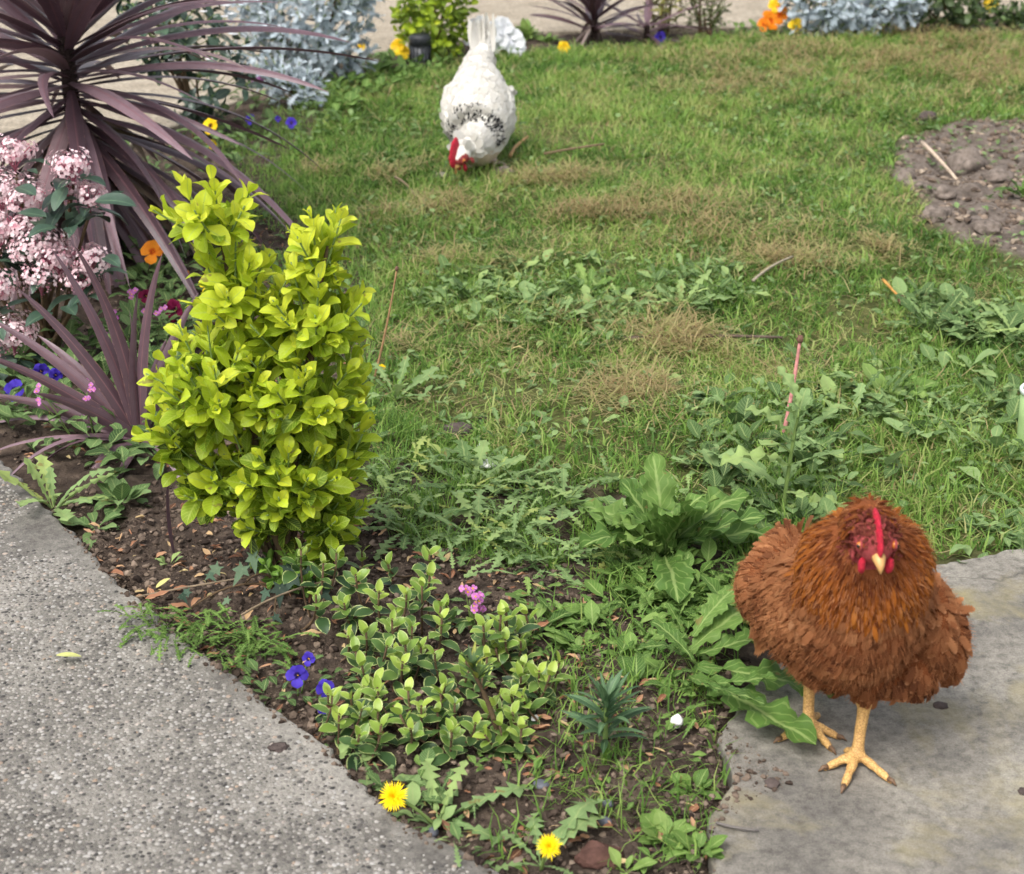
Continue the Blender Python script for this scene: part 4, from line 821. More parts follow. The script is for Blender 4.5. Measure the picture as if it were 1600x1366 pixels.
# ivy
M_IVY = leafmat('ivy_leaf', [(0, S(40, 56, 44)), (.6, S(62, 84, 66)), (1, S(92, 112, 84))], vein=S(110, 126, 96), trans=.1, rough=.6, spec=.2)
o = thing('ivy', 'dark ivy trailing over the soil at the foot of the golden shrub', 'ivy', g3(440, 935)); ib = np.array(o.location); Ms = []
for px, py, L in ((385, 925, 40), (400, 915, 36), (440, 935, 42), (465, 930, 46), (450, 915, 40), (345, 905, 34), (330, 930, 22), (420, 950, 26), (395, 900, 34), (300, 950, 24), (480, 915, 36), (290, 975, 20), (430, 975, 22), (505, 960, 34), (410, 890, 34), (360, 950, 20)):
    p = g3(px, py + 25, .02 + rv.uniform(0, .02)); Ms.append(frame(p - ib + (0, 0, .02), (rv.normal(0, .6), -.4, -.5 + rv.normal(0, .25)), (0, -.6, 1), L * mpp(px, py) * .8))
pieces(o, [tmesh(ivy(1, s), 'leaf', M_IVY) for s in range(3)], Ms, rv.random(len(Ms)), 'leaf', rv)
for a, b in (((440, 935), (385, 940)), ((440, 935), (300, 965)), ((440, 935), (480, 930)), ((440, 935), (430, 980))): stem(o, bez(g3(*a, .01) - ib, (g3(*a, .05) + g3(*b, .05)) / 2 - ib, g3(*b, .012) - ib, 8), .002, .0012)
shrub('small_shrub', 'low sprig of bright green leaves under the golden shrub', 'shrub', g3(450, 925), [el(450, 875, 40, 20, 30, -.02, ms, (450, 925)), el(490, 885, 24, 16, 20, -.03, ms, (450, 925))], 13, .026, leafmat('fresh_leaf', [(0, S(74, 110, 44)), (1, S(140, 178, 72))], vein=S(150, 180, 90), trans=.3), obT, 130, 4, None, None, 3, seed=33)

# ================================================================== FLOWERS
pT = [leaf(1, .92, 6, 2, 'petal', .5, .15, .1, 2, seed=i) for i in range(2)]
def pmat(name, c0, c1, eye): return leafmat(name, [(0, c0), (1, c1)], base=eye, basew=.38, trans=.3, rough=.6, spec=.15, blot=.12)
PM = {'orange': pmat('petal_orange', S(222, 120, 22), S(240, 150, 40), S(196, 78, 10)), 'yellow': pmat('petal_yellow', S(238, 196, 20), S(250, 222, 40), S(80, 40, 20)),
      'blue': pmat('petal_blue', S(52, 36, 140), S(86, 66, 190), S(30, 16, 70)), 'wine': pmat('petal_wine', S(92, 14, 48), S(126, 24, 66), S(50, 6, 26)), 'violet': pmat('petal_violet', S(110, 60, 150), S(150, 90, 180), S(60, 30, 90)),
      'pink': leafmat('petal_pink', [(0, S(178, 92, 168)), (1, S(214, 140, 204))], trans=.3, rough=.6, blot=.1), 'clear': leafmat('petal_clear', [(0, S(238, 190, 20)), (1, S(250, 216, 40))], trans=.3, blot=.1), 'white': M_WHITE}
PMESH = {k: [tmesh(t, 'petal', m) for t in pT] for k, m in PM.items()}
M_EYE = plain('flower_eye', S(230, 180, 30), .7, .2, .2)
eyeM = mesh('flower_eye', ICO1[0] * .0022, ICO1[1], mats=[M_EYE])
def flower(parent, c, face, size, colour, n=5, tilt=.3, rs=rv):
    f = bpy.data.objects.new('flower', eyeM); col.objects.link(f); f.parent = parent; f.location = [float(v) for v in c]
    face = unit(face); x = unit(np.cross(face, (0.01, 0, 1))); y = np.cross(x, face); Ms = []
    angs = (R(62), R(118), R(0), R(180), R(270)) if n == 5 else np.arange(n) * 6.283 / n
    for i, a in enumerate(angs):
        d = x * math.cos(a) + y * math.sin(a); d = d + face * (tilt + .12 * (i % 2)); Ms.append(frame(face * .0015 * (i % 3), d, face, size * (.5 if i < 4 else .55) * rs.uniform(.92, 1.1)))
    pieces(f, PMESH[colour], Ms, rs.uniform(.1, .9, n), 'petal', rs); return f
def pansy(label, px, py, colour, flowers, nleaf=18, leafpx=26, spread=35, cat='pansy', h=.05, tones=(.1, .7)):
    b = g3(px, py); m = mpp(px, py); o = thing('pansy_plant', label, cat, b); Ms, tn = [], []
    for i in range(nleaf):
        a = rv.uniform(0, 6.28); rr = spread * m * math.sqrt(rv.random()); zz = h * rv.uniform(.15, .9) * (1 - .4 * rr / (spread * m)); Ms.append(frame((math.cos(a) * rr, math.sin(a) * rr, zz), rand_dir(a + rv.normal(0, .6), rv.uniform(-.2, .7)), (0, 0, 1), leafpx * m * rv.uniform(.7, 1.2))); tn.append(rv.uniform(*tones))
    pieces(o, tms(ovT, M_DAND, 'ov'), Ms, tn, 'leaf', rv)
    for fx, fy, spx, dy in flowers:
        c = np.array(((fx - px) * m, dy, (py - fy) * m * 1.04)); stem(o, bez((c[0] * .3, c[1] * .3, 0), (c[0] * .6, c[1] * .6 + .01, c[2] * .7), c + (0, .004, 0), 7), .0015, .0011, M_GSTEM)
        flower(o, c, (rv.normal(0, .35), -1, .45 + rv.normal(0, .2)), spx * m, colour)
    return o
pansy('orange pansy between the pink shrub and the golden shrub', 250, 445, 'orange', [(248, 380, 40, -.03), (288, 428, 18, .02)], 22, 30, 45)
pansy('yellow pansy with dark centre half hidden by the golden shrub', 325, 500, 'yellow', [(328, 446, 34, .02)], 14, 30, 35)
pansy('wine red pansy among green leaves left of the golden shrub', 275, 540, 'wine', [(282, 480, 36, -.02), (230, 470, 24, .03)], 26, 34, 55, h=.07)
pansy('bright yellow pansy under the tall cordyline leaves', 335, 240, 'yellow', [(335, 198, 30, -.02), (332, 228, 16, 0)], 18, 24, 35)
pansy('deep blue pansies at the left edge beside the young cordyline', 55, 650, 'blue', [(38, 600, 36, -.03), (72, 580, 30, 0), (90, 592, 24, .02)], 26, 34, 60, h=.07)
pansy('deep blue pansies drooping over the path edge below the ivy', 465, 1085, 'blue', [(472, 1032, 34, -.03), (488, 1018, 22, -.01), (518, 1048, 34, -.04), (515, 1075, 24, -.05)], 46, 26, 75, h=.045, tones=(0, .4))
pansy('violet blue pansies at the lawn corner under the cordyline tips', 440, 215, 'blue', [(458, 190, 18, -.02), (395, 186, 18, -.01), (436, 186, 10, .0)], 22, 24, 50)
pansy('yellow border flower left of the black lamp', 622, 95, 'clear', [(624, 70, 26, -.03), (632, 78, 20, -.04)], 14, 24, 25)
pansy('single small yellow flower beside the large silver clump', 566, 100, 'clear', [(566, 73, 14, -.02)], 10, 20, 20)
pansy('yellow flower on the grass edge right of the white flowers', 880, 84, 'clear', [(880, 74, 22, -.02)], 8, 18, 20, h=.02)
pansy('orange and gold flowers at the far border by the silver ragwort', 1210, 58, 'orange', [(1200, 32, 34, -.03), (1215, 24, 30, -.02), (1190, 36, 22, -.04)], 18, 24, 35)
pansy('yellow flower beside the orange ones at the far border', 1240, 60, 'clear', [(1240, 42, 24, -.02), (1208, 16, 22, .02)], 8, 22, 18)
pansy('lilac blue flower on the purple leaves at the far border', 1030, 70, 'blue', [(1030, 56, 20, -.03)], 6, 18, 20, h=.02)
pansy('yellow flower in the dark plant at the top right', 1540, 45, 'clear', [(1540, 6, 26, -.03)], 16, 26, 30, h=.12)
o = thing('white_flower_plant', 'white flowers at the far border behind the white hen tail', 'flowers', g3(770, 88)); fm2 = mpp(770, 88)
for fx, fy, s in ((745, 52, 34), (785, 48, 30), (800, 70, 36), (778, 66, 32), (790, 58, 30), (742, 66, 30), (805, 78, 26), (772, 50, 26)):
    c = np.array(((fx - 770) * fm2, rv.normal(0, .02), (88 - fy) * fm2)); stem(o, bez((0, 0, 0), c * (.4, .4, .7), c, 6), .002, .0015, M_GSTEM); flower(o, c, (rv.normal(0, .4), -1, .4), s * fm2 * 1.3, 'white')
Ms = [frame((rv.normal(0, .05), rv.normal(0, .03), rv.uniform(.01, .04)), rand_dir(rv.uniform(0, 6.28), .4), (0, 0, 1), .05) for k in range(16)]; pieces(o, tms(ovT, M_DAND, 'ov'), Ms, rv.random(16) * .5, 'leaf', rv)
def pinks(label, px, py, spots, nleaf=14, spread=30, h=.05, sz=9):
    b = g3(px, py); m = mpp(px, py); o = thing('pink_flower_plant', label, 'flowers', b)
    Ms = [];
    for i in range(nleaf):
        a = rv.uniform(0, 6.28); rr = spread * m * math.sqrt(rv.random()); Ms.append(frame((math.cos(a) * rr, math.sin(a) * rr, h * rv.uniform(.1, .9)), rand_dir(a, rv.uniform(-.1, .8)), (0, 0, 1), 26 * m * rv.uniform(.7, 1.2)))
    pieces(o, tms(ovT, M_DAND, 'ov'), Ms, rv.uniform(.1, .6, nleaf), 'leaf', rv)
    for fx, fy in spots:
        c = np.array(((fx - px) * m, rv.normal(-.02, .015), (py - fy) * m * 1.04)); stem(o, bez((c[0] * .4, c[1] * .4, 0), (c[0] * .7, c[1] * .7, c[2] * .6), c, 6), .0012, .0008, M_GSTEM)
        for k in range(3): flower(o, c + rv.normal(0, .006, 3), (rv.normal(0, .4), -1, .7), sz * m, 'pink', 4)
pinks('small magenta flowers standing behind the variegated creeper', 742, 985, [(728, 918), (740, 922), (748, 916), (735, 928), (752, 950), (744, 950)], 18, 40, .05, 12)
pinks('tiny pink flowers between the burgundy pansy and the young cordyline', 235, 560, [(225, 450), (240, 487), (258, 487), (215, 450), (172, 510), (290, 562), (190, 480)], 34, 75, .1)
pinks('tiny pink flowers low between the young cordyline leaves', 150, 690, [(150, 605), (150, 635), (70, 617), (195, 618), (80, 590), (230, 620), (222, 705), (160, 598)], 40, 90, .09)
pinks('tiny violet flowers beneath the silver clump', 400, 165, [(405, 120), (412, 128), (398, 126)], 14, 30, .06, 12)

# ---- dandelions in bloom
M_DFL = leafmat('dandelion_ray', [(0, S(246, 196, 10)), (1, S(254, 226, 30))], trans=.15, rough=.6, spec=.15, blot=.08)
rayT = [leaf(1, .13, 4, 1, 'strap', b, .1) for b in (.3, -.2)]
def dandelion_head(parent, c, size, face):
    Ms, tn = [], []; face = unit(face); x = unit(np.cross(face, (.01, 0, 1))); y = np.cross(x, face)
    for ring, (n, e, L) in enumerate(((34, .25, 1.), (30, .55, .85), (24, .9, .65), (16, 1.25, .45))):
        for k in range(n):
            a = (k + rv.random() * .7) / n * 6.283; d = (x * math.cos(a) + y * math.sin(a)) * math.cos(e) + face * math.sin(e); Ms.append(frame(np.asarray(c) + face * .001 * ring, d, face, size / 2 * L * rv.uniform(.88, 1.1))); tn.append(.9 - .25 * ring + rv.normal(0, .1))
    f = scatter('flower', rayT, Ms, np.clip(tn, 0, 1), M_DFL, parent, None, rv)
    add('calyx', mesh('calyx', ICO2[0] * size * .16 + np.asarray(c) - face * size * .1, ICO2[1]), f, M_GSTEM); return f
def dandelion(label, px, py, leaves, fl, seed):
    b = g3(px, py); m = mpp(px, py); o = thing('dandelion', label, 'dandelion', b); Ms, tn, ts = [], [], []
    for tx, ty, lift, tone in leaves:
        t = G(tx, ty); d = t - b; d[2] = lift; Ms.append(frame((0, 0, .008), d, (0, 0, 1), np.linalg.norm(d) * 1.05)); tn.append(tone)
    pieces(o, tms(dandT[:3], M_DAND, 'dandf'), Ms, tn, 'leaf', np.random.default_rng(seed))
    for fx, fy, s, dy in fl:
        c = U(fx, fy, b[1] + dy) - b; stem(o, bez((0, 0, 0), (c[0] * .6, c[1] * .6, c[2] * .8), c, 9), .0022, .0018, M_GSTEM); dandelion_head(o, c, s * m * 1.12, (rv.normal(0, .15), -.75, .7))
dandelion('flowering dandelion on the path edge with one large yellow head', 685, 1292, [(655, 1205, .03, .55), (745, 1195, .03, .6), (825, 1242, .03, .6), (585, 1275, .02, .5), (625, 1345, .02, .45), (775, 1318, .02, .5), (668, 1228, .05, .8), (722, 1245, .05, .85), (560, 1290, .015, .5)], [(615, 1245, 46, -.01)], 5)
dandelion('lower flowering dandelion at the bottom edge of the bed', 845, 1365, [(930, 1300, .04, .7), (925, 1280, .05, .6), (790, 1330, .03, .5), (830, 1290, .03, .6), (895, 1385, .02, .6), (780, 1375, .02, .5)], [(858, 1323, 38, -.03)], 6)
for px, py, lab in ((1560, 497, 'closed yellow dandelion bud low in the right lawn'), (596, 586, 'tiny yellow bud beside the golden shrub')):
    o = thing('dandelion_bud', lab, 'flower', g3(px, py + 8)); stem(o, bez((0, 0, 0), (0, 0, .012), (.002, 0, .024), 5), .0018, .0015, M_GSTEM); dandelion_head(o, np.array((.002, 0, .026)), .016, (0, -.6, .8))

# ---- ground cover masses
def cover(name, label, polys, n, temps, mat, L, tones, el_=(.05, .8), seed=1, zr=(.0, .03), dens=None):
    r = np.random.default_rng(seed); P = np.concatenate([sample_poly(gpoly(p), n, r) for p in polys])
    if dens: P = P[r.random(len(P)) < np.clip((fbm(P, dens, 3, seed) - .38) * 5, .05, 1)]
    z = Htop(P); Ms = [frame((p[0], p[1], zz + r.uniform(*zr)), rand_dir(r.uniform(0, 6.28), r.uniform(*el_)), (0, 0, 1), r.uniform(*L)) for p, zz in zip(P, z)]
    return tag(scatter(name, temps, Ms, r.uniform(*tones, len(Ms)), mat, None, 'stuff', r), label, 'ground cover')
cover('cut_leaves', 'tangle of feathery cut dandelion leaves in front of the broad plant', [[(590, 745), (700, 725), (890, 780), (1000, 900), (900, 960), (800, 930), (640, 870), (590, 830)]], 820, dandT[:3], M_DAND, (.03, .075), (.25, 1.0), (-.1, .8), 3, (.0, .03), 10)
cover('low_weeds', 'mat of small leaves across the middle of the lawn', [[(640, 470), (720, 425), (900, 415), (1140, 430), (1180, 480), (1000, 520), (760, 520)]], 1500, ovT + dandT, M_DAND, (.02, .05), (.1, .9), (0, 1.0), 4, (0, .025), 6)
cover('low_weeds', 'mat of mixed leaves at the right side of the lawn', [[(1270, 600), (1400, 560), (1640, 590), (1640, 780), (1450, 760), (1260, 740)], [(1380, 480), (1570, 460), (1640, 540), (1400, 545)]], 560, ovT + dandT, M_DAND, (.025, .075), (.15, .9), (0, 1.0), 5, (0, .025), 8)
cover('low_weeds', 'mat of weeds around the tall sow thistle', [[(1070, 640), (1200, 620), (1320, 700), (1330, 830), (1200, 860), (1080, 780)]], 360, ovT + dandT[3:], M_DAND, (.02, .06), (.05, .7), (0, 1.0), 6, (0, .02))
cover('low_weeds', 'weeds along the lawn edge above the slab', [[(1330, 800), (1440, 830), (1640, 800), (1640, 872), (1470, 895), (1420, 880)]], 260, ovT, M_DAND, (.02, .04), (.2, .8), (0, .9), 7, (0, .02), 9)
cover('low_weeds', 'leafy mat under the broad plant beside the hen', [[(930, 890), (1180, 900), (1180, 990), (1060, 1000), (980, 950)]], 300, ovT + dandT, M_BROAD, (.02, .055), (.15, .8), (0, .9), 8, (0, .02))
cover('low_weeds', 'low leaves along the bed left of the golden shrub', [[(20, 560), (290, 520), (300, 720), (190, 770), (10, 690)]], 380, ovT, M_DAND, (.03, .06), (0, .5), (0, 1.0), 9, (0, .06))
cover('low_weeds', 'leaves carpeting the bed under the tall cordyline', [[(200, 250), (380, 180), (520, 140), (560, 190), (480, 250), (380, 290), (260, 330)], [(190, 380), (290, 380), (300, 520), (200, 520)]], 170, ovT, M_DAND, (.025, .055), (0, .5), (0, 1.0), 10, (0, .05))
cover('low_weeds', 'leaves along the far border at the edge of the lawn', [[(520, 130), (700, 80), (720, 100), (600, 150), (520, 200)], [(1100, 50), (1420, 36), (1640, 30), (1640, 48), (1300, 62), (1100, 68)]], 240, ovT, M_BROAD, (.03, .06), (.1, .7), (0, 1.0), 11, (0, .03))
cover('ragged_weeds', 'ragged green pulled weeds spilling over the pebbled path edge', [[(188, 1010), (250, 985), (390, 985), (460, 1020), (430, 1045), (320, 1062), (240, 1045)]], 300, dandT[:3], M_BROAD, (.02, .045), (.2, .7), (-.15, .5), 12, (.0, .03))
cover('ragged_weeds', 'small weeds creeping over the path edge by the large dandelion', [[(495, 1160), (600, 1170), (720, 1260), (800, 1360), (700, 1372), (640, 1330), (540, 1235)]], 170, ovT + dandT, M_DAND, (.012, .04), (.15, .8), (0, .8), 16, (.0, .015), 9)
cover('low_weeds', 'scattered weeds over the middle lawn between the two weed bands', [[(640, 540), (1250, 520), (1330, 640), (1180, 640), (1050, 700), (700, 680)]], 420, ovT + dandT[2:], M_DAND, (.018, .05), (.15, .85), (0, .9), 17, (0, .012), 6)
cover('low_weeds', 'weeds filling the bed between the creeper and the broad plant', [[(780, 930), (1000, 940), (1080, 1000), (1120, 1130), (1040, 1180), (980, 1060), (860, 1010)]], 230, ovT + dandT[2:], M_BROAD, (.015, .05), (.15, .85), (0, .8), 18, (0, .015), 8)
cover('soil_seedlings', 'sparse tiny seedlings over the bare front soil', [[(600, 1200), (860, 1180), (1100, 1180), (1110, 1380), (780, 1380)], [(820, 960), (960, 960), (900, 1050), (820, 1040)]], 170, ovT, M_BROAD, (.008, .022), (.2, .8), (0, .9), 13, (.004, .012), 7)
cover('clover', 'small round leaves scattered in the lawn grass', [[(520, 140), (860, 80), (1600, 60), (1640, 850), (1450, 880), (900, 760), (620, 690), (560, 400)]], 6500, rndT + ovT, M_DAND, (.012, .03), (.1, .7), (0, .9), 14, (.002, .022), 5)
cover('low_weeds', 'small weeds along the join of bed and lawn behind the cut leaves', [[(580, 660), (640, 690), (760, 725), (900, 755), (1060, 785), (1210, 815), (1180, 880), (900, 800), (700, 760), (590, 740)]], 420, ovT[:2] + dandT, M_DAND, (.02, .055), (.2, .95), (0, 1.0), 15, (0, .02), 9)
def turf(name, label, poly, n, seed, tones=(.15, .65), L=(.02, .06)):
    r = np.random.default_rng(seed); P = sample_poly(gpoly(poly), n, r); P = P[fbm(P, 14, 3, seed) > .42]; n = len(P); b = blades(P, H(P) - .002, r.uniform(*L, n), r.uniform(.0014, .0028, n), r.uniform(.1, 1.2, n), r.uniform(0, 6.28, n), r.uniform(*tones, n), .6, r); mb = MB(); mb.put(*b)
    return tag(add(name, mb.mesh(name), None, M_GRASS), label, 'grass', kind='stuff')
turf('grass_tufts', 'longer grass growing through the weed band in mid lawn', [(640, 470), (720, 420), (900, 410), (1140, 425), (1180, 485), (1000, 525), (760, 525)], 3500, 74, L=(.03, .07))
turf('grass_tufts', 'longer grass growing through the weeds at the right of the lawn', [(1260, 590), (1400, 550), (1640, 580), (1640, 790), (1330, 850), (1180, 800), (1100, 640)], 5000, 75, L=(.03, .075))
turf('grass_tufts', 'grass growing through the weeds on the bed edge', [(570, 560), (600, 640), (760, 720), (1060, 780), (1330, 850), (1440, 885), (1180, 980), (900, 930), (620, 850), (580, 760)], 9000, 71)
turf('grass_tufts', 'sparse grass blades on the soil near the slab', [(820, 960), (1180, 980), (1120, 1165), (1140, 1230), (1105, 1290), (1110, 1370), (780, 1370), (700, 1240), (860, 1180)], 1500, 72)
turf('grass_tufts', 'grass creeping into the bed under the tall cordyline', [(330, 230), (520, 130), (560, 200), (560, 420), (430, 330)], 5000, 73)
cover('low_weeds', 'low weeds on the bed soil behind the golden shrub', [[(300, 340), (440, 340), (560, 430), (585, 620), (590, 740), (450, 740), (330, 560)]], 300, ovT + dandT[2:], M_DAND, (.02, .05), (.1, .7), (0, .9), 19, (0, .015), 7)
turf('grass_tufts', 'thin grass on the bed soil behind the golden shrub', [(330, 330), (440, 330), (580, 420), (600, 740), (470, 740), (340, 560)], 4000, 76)
def chips(name, label, poly, n, seed, L=(.006, .022)):
    r = np.random.default_rng(seed); P = sample_poly(gpoly(poly), n, r); z = Htop(P); Ms = [frame((p[0], p[1], zz + r.uniform(.003, .01)), rand_dir(r.uniform(0, 6.28), r.normal(0, .25)), (r.normal(0, .3), r.normal(0, .3), 1), r.uniform(*L)) for p, zz in zip(P, z)]
    return tag(scatter(name, litT + lanT[:1], Ms, r.uniform(0, 1, n), M_DRY, None, 'stuff', r), label, 'litter')
chips('leaf_litter', 'small dry leaf bits and chips strewn over the front bed', [(120, 850), (300, 790), (580, 830), (900, 930), (1100, 980), (1120, 1165), (1105, 1290), (1110, 1366), (760, 1366), (520, 1190), (330, 1060)], 700, 91)
chips('leaf_litter', 'dry bits on the soil under the purple plants', [(60, 560), (300, 520), (400, 330), (560, 420), (590, 760), (300, 790), (30, 720)], 350, 92)
# dark plants at the far border
M_DKL = leafmat('border_leaf', [(0, S(40, 54, 34)), (1, S(84, 104, 58))], trans=.2)
def border(name, label, px, py, ells, n, L, seed, mat=M_DKL, temps=ovT, nobj=150, levels=3):
    m = mpp(px, py); return shrub(name, label, 'bush', g3(px, py), [el(cx, cy, rx, rz, ry, 0, m, (px, py)) for cx, cy, rx, rz, ry in ells], n, L, mat, temps, nobj, levels, None, None, 5, seed=seed)
border('dark_bush', 'dark green bush at the far top right behind the lawn', 1475, 50, [(1440, 10, 50, 38, 40), (1510, 20, 50, 30, 40), (1480, -20, 50, 40, 40)], 70, .06, 51)
border('grassy_bush', 'yellowish upright bush at the far border left of the orange flowers', 1035, 58, [(1035, 15, 32, 32, 30), (1040, -20, 32, 30, 30)], 40, .06, 52, leafmat('olive_leaf', [(0, S(74, 72, 40)), (.6, S(128, 124, 66)), (1, S(170, 168, 84))]), lanT)
border('olive_bush', 'dark olive bush next to the yellowish one at the border', 1100, 58, [(1100, 15, 40, 36, 35), (1095, -20, 45, 35, 35)], 55, .05, 53, leafmat('olive_leaf2', [(0, S(52, 58, 34)), (1, S(104, 108, 66))]), lanT)
border('dark_bush', 'low green tuft at the far right corner of the border', 1590, 42, [(1590, 25, 30, 16, 25)], 20, .05, 54)

# ---- black garden lamp and pale tube
lp = g3(657, 104); lm = mpp(657, 104); o = thing('garden_lamp', 'small black ribbed garden lamp standing at the far border', 'lamp', lp)
M_BLK = plain('black_plastic', S(40, 42, 46), .5, .4, .2, 50, .2); M_GREY = plain('grey_lens', S(78, 80, 84), .3, .5, .15, 50, .1)
def lathe(prof, k=28):
    V, Q = [], []
    for r, z in prof:
        for a in range(k): V.append((math.cos(a / k * 6.2832) * r, math.sin(a / k * 6.2832) * r, z))
    for i in range(len(prof) - 1):
        for a in range(k): b = (a + 1) % k; Q.append((i * k + a, i * k + b, (i + 1) * k + b, (i + 1) * k + a))
    return np.array(V), np.array(Q)
hh = 52 * lm; rr = 17 * lm
add('body', mesh('body', *lathe([(0, 0), (rr * .8, 0), (rr * .82, hh * .1), (rr * .86, hh * .7), (rr * .6, hh * .7)])), o, M_GREY)
c = add('cap', mesh('cap', *lathe([(rr * .9, hh * .7), (rr * 1.0, hh * .72), (rr * 1.0, hh * .93), (rr * .85, hh), (0, hh * 1.02)])), o, M_BLK)
add('foot', mesh('foot', *lathe([(rr * .9, -.01), (rr * .95, 0), (rr * .95, hh * .1), (rr * .8, hh * .12)])), o, M_BLK)
for i in range(14):
    a = i / 14 * 6.283; V, Q, T = tube([(math.cos(a) * rr * .9, math.sin(a) * rr * .9, hh * .1), (math.cos(a) * rr * .92, math.sin(a) * rr * .92, hh * .72)], rr * .06, 6); add('rib', mesh('rib', V, [Q, T]), o, M_BLK)
tp = g3(1616, 700); tm = mpp(1616, 700); o = thing('pale_tube', 'pale green tube with white rim standing in grass at the right edge', 'tube', tp); tr, th_ = 32 * tm, 102 * tm
add('wall', mesh('wall', *lathe([(tr * .88, 0), (tr * .92, th_ * .5), (tr * .97, th_ * .95), (tr * .93, th_ * .95), (tr * .85, .01), (0, .008)], 40)), o, plain('green_plastic', S(150, 176, 118), .45, .4, .1, 30, .05))
add('rim', mesh('rim', *lathe([(tr * .97, th_ * .93), (tr * 1.03, th_ * .94), (tr * 1.04, th_ * .99), (tr * .99, th_ * 1.01), (tr * .9, th_), (tr * .9, th_ * .95)], 40)), o, plain('white_rim', S(206, 214, 206), .4, .4, .08, 30, .05))

# ================================================================== HENS
def loft(st, k=36):
    """closed tube through stations (centre, half width, half height)"""
    C = np.array([s[0] for s in st], float); n0 = len(C); t = np.linspace(0, n0 - 1, (n0 - 1) * 6 + 1)
    def cr(A):
        A = np.asarray(A, float); out = []
        for x in t:
            i = min(int(x), n0 - 2); f = x - i; p0, p1, p2, p3 = A[max(i - 1, 0)], A[i], A[i + 1], A[min(i + 2, n0 - 1)]
            out.append(.5 * (2 * p1 + (p2 - p0) * f + (2 * p0 - 5 * p1 + 4 * p2 - p3) * f * f + (3 * p1 - p0 - 3 * p2 + p3) * f ** 3))
        return np.array(out)
    C = cr(C); A = np.maximum(cr([s[1] for s in st]), .003); B = np.maximum(cr([s[2] for s in st]), .003); tan = np.gradient(C, axis=0); V = []
    side = None
    for i in range(len(C)):
        tg = unit(tan[i]); s_ = np.cross(tg, (0, 0, 1)); s_ = unit(s_) if np.linalg.norm(s_) > .15 or side is None else side
        s_ = unit(s_ - tg * (s_ @ tg)); side = s_ if side is None or s_ @ side > 0 else -s_; s_ = side; u_ = np.cross(s_, tg); an = np.arange(k) / k * 6.2832
        V.append(C[i] + A[i] * np.cos(an)[:, None] * s_ + B[i] * np.sin(an)[:, None] * u_)
    n = len(C); V = np.concatenate(V + [C[:1], C[-1:]]); Q = [(i * k + a, i * k + (a + 1) % k, (i + 1) * k + (a + 1) % k, (i + 1) * k + a) for i in range(n - 1) for a in range(k)]
    T = [(n * k, (a + 1) % k, a) for a in range(k)] + [(n * k + 1, (n - 1) * k + a, (n - 1) * k + (a + 1) % k) for a in range(k)]
    return V, np.array(Q), np.array(T)
def ball(c, r, ax=None):
    V = ICO3[0] * np.asarray(r)
    if ax is not None: V = V @ frame((0, 0, 0), ax)[:3, :3].T
    return V + np.asarray(c), None, ICO3[1]
def fuse(name, shapes, voxel=.0028, smooth=4):
    mb = MB()
    for s in shapes: mb.put(s[0], s[1], s[2])
    me = mb.mesh(name + '_raw'); t = bpy.data.objects.new(name, me); col.objects.link(t)
    m = t.modifiers.new('r', 'REMESH'); m.mode = 'VOXEL'; m.voxel_size = voxel; sm2 = t.modifiers.new('s', 'SMOOTH'); sm2.factor = .5; sm2.iterations = smooth
    out = bpy.data.meshes.new_from_object(t.evaluated_get(bpy.context.evaluated_depsgraph_get())); bpy.data.objects.remove(t); bpy.data.meshes.remove(me)
    out.polygons.foreach_set('use_smooth', np.ones(len(out.polygons), bool)); out.name = name; return out
def surf(me, n, r):
    nf = len(me.polygons); c = np.zeros(nf * 3); me.polygons.foreach_get('center', c); nn = np.zeros(nf * 3); me.polygons.foreach_get('normal', nn); a = np.zeros(nf); me.polygons.foreach_get('area', a)
    k = r.choice(nf, n, p=a / a.sum()); c = c.reshape(-1, 3)[k] + r.normal(0, .0015, (n, 3)); return c, nn.reshape(-1, 3)[k]
def toes(foot, tips_, r=.0058, zz=SZ):
    sh = []
    for t in tips_:
        a = np.array((foot[0], foot[1], zz + .013)); b = np.array((t[0], t[1], zz + .0045)); mid = (a + b) / 2; mid[2] = zz + .0105
        sh.append(tube(np.concatenate([bez(a, mid, b, 9), [b + unit(b - a) * .006 - (0, 0, .002)]]), np.concatenate([np.linspace(r * 1.15, r * .8, 9) * (1 + .13 * np.sin(np.arange(9) * 2.2)), [r * .2]]), 10))
    return sh
softT = [leaf(1, w, 5, 1, 'feather', .15, .08, seed=i) for i, w in enumerate((.6, .5, .7))]
featT = [leaf(1, w, 6, 1, 'feather', b, .22, seed=i, lobes=6, cut=.3, back=-.07) for i, (w, b) in enumerate(((.46, .5), (.4, .35), (.52, .7)))]
hackT = [leaf(1, w, 6, 1, 'lance', b, .25, seed=i) for i, (w, b) in enumerate(((.2, .4), (.26, .6), (.16, .3)))]
fluffT = [leaf(1, .04, 3, 1, 'lance', b, .1, seed=i) for i, b in enumerate((.5, -.3, .9))]
def plume(name, parent, pts, nrm, flow, L, lift, temps, tones, mat, rs, zz=0):
    Ms = []
    for p, n, f, l, li in zip(pts, nrm, flow, L, lift):
        t = f - n * (f @ n); t = unit(t + rs.normal(0, .12, 3)); d = t * math.cos(li) + n * math.sin(li); Ms.append(frame(p - n * .002, d, n, l))
    return scatter(name, temps, Ms, tones, mat, parent, 'stuff', rs)

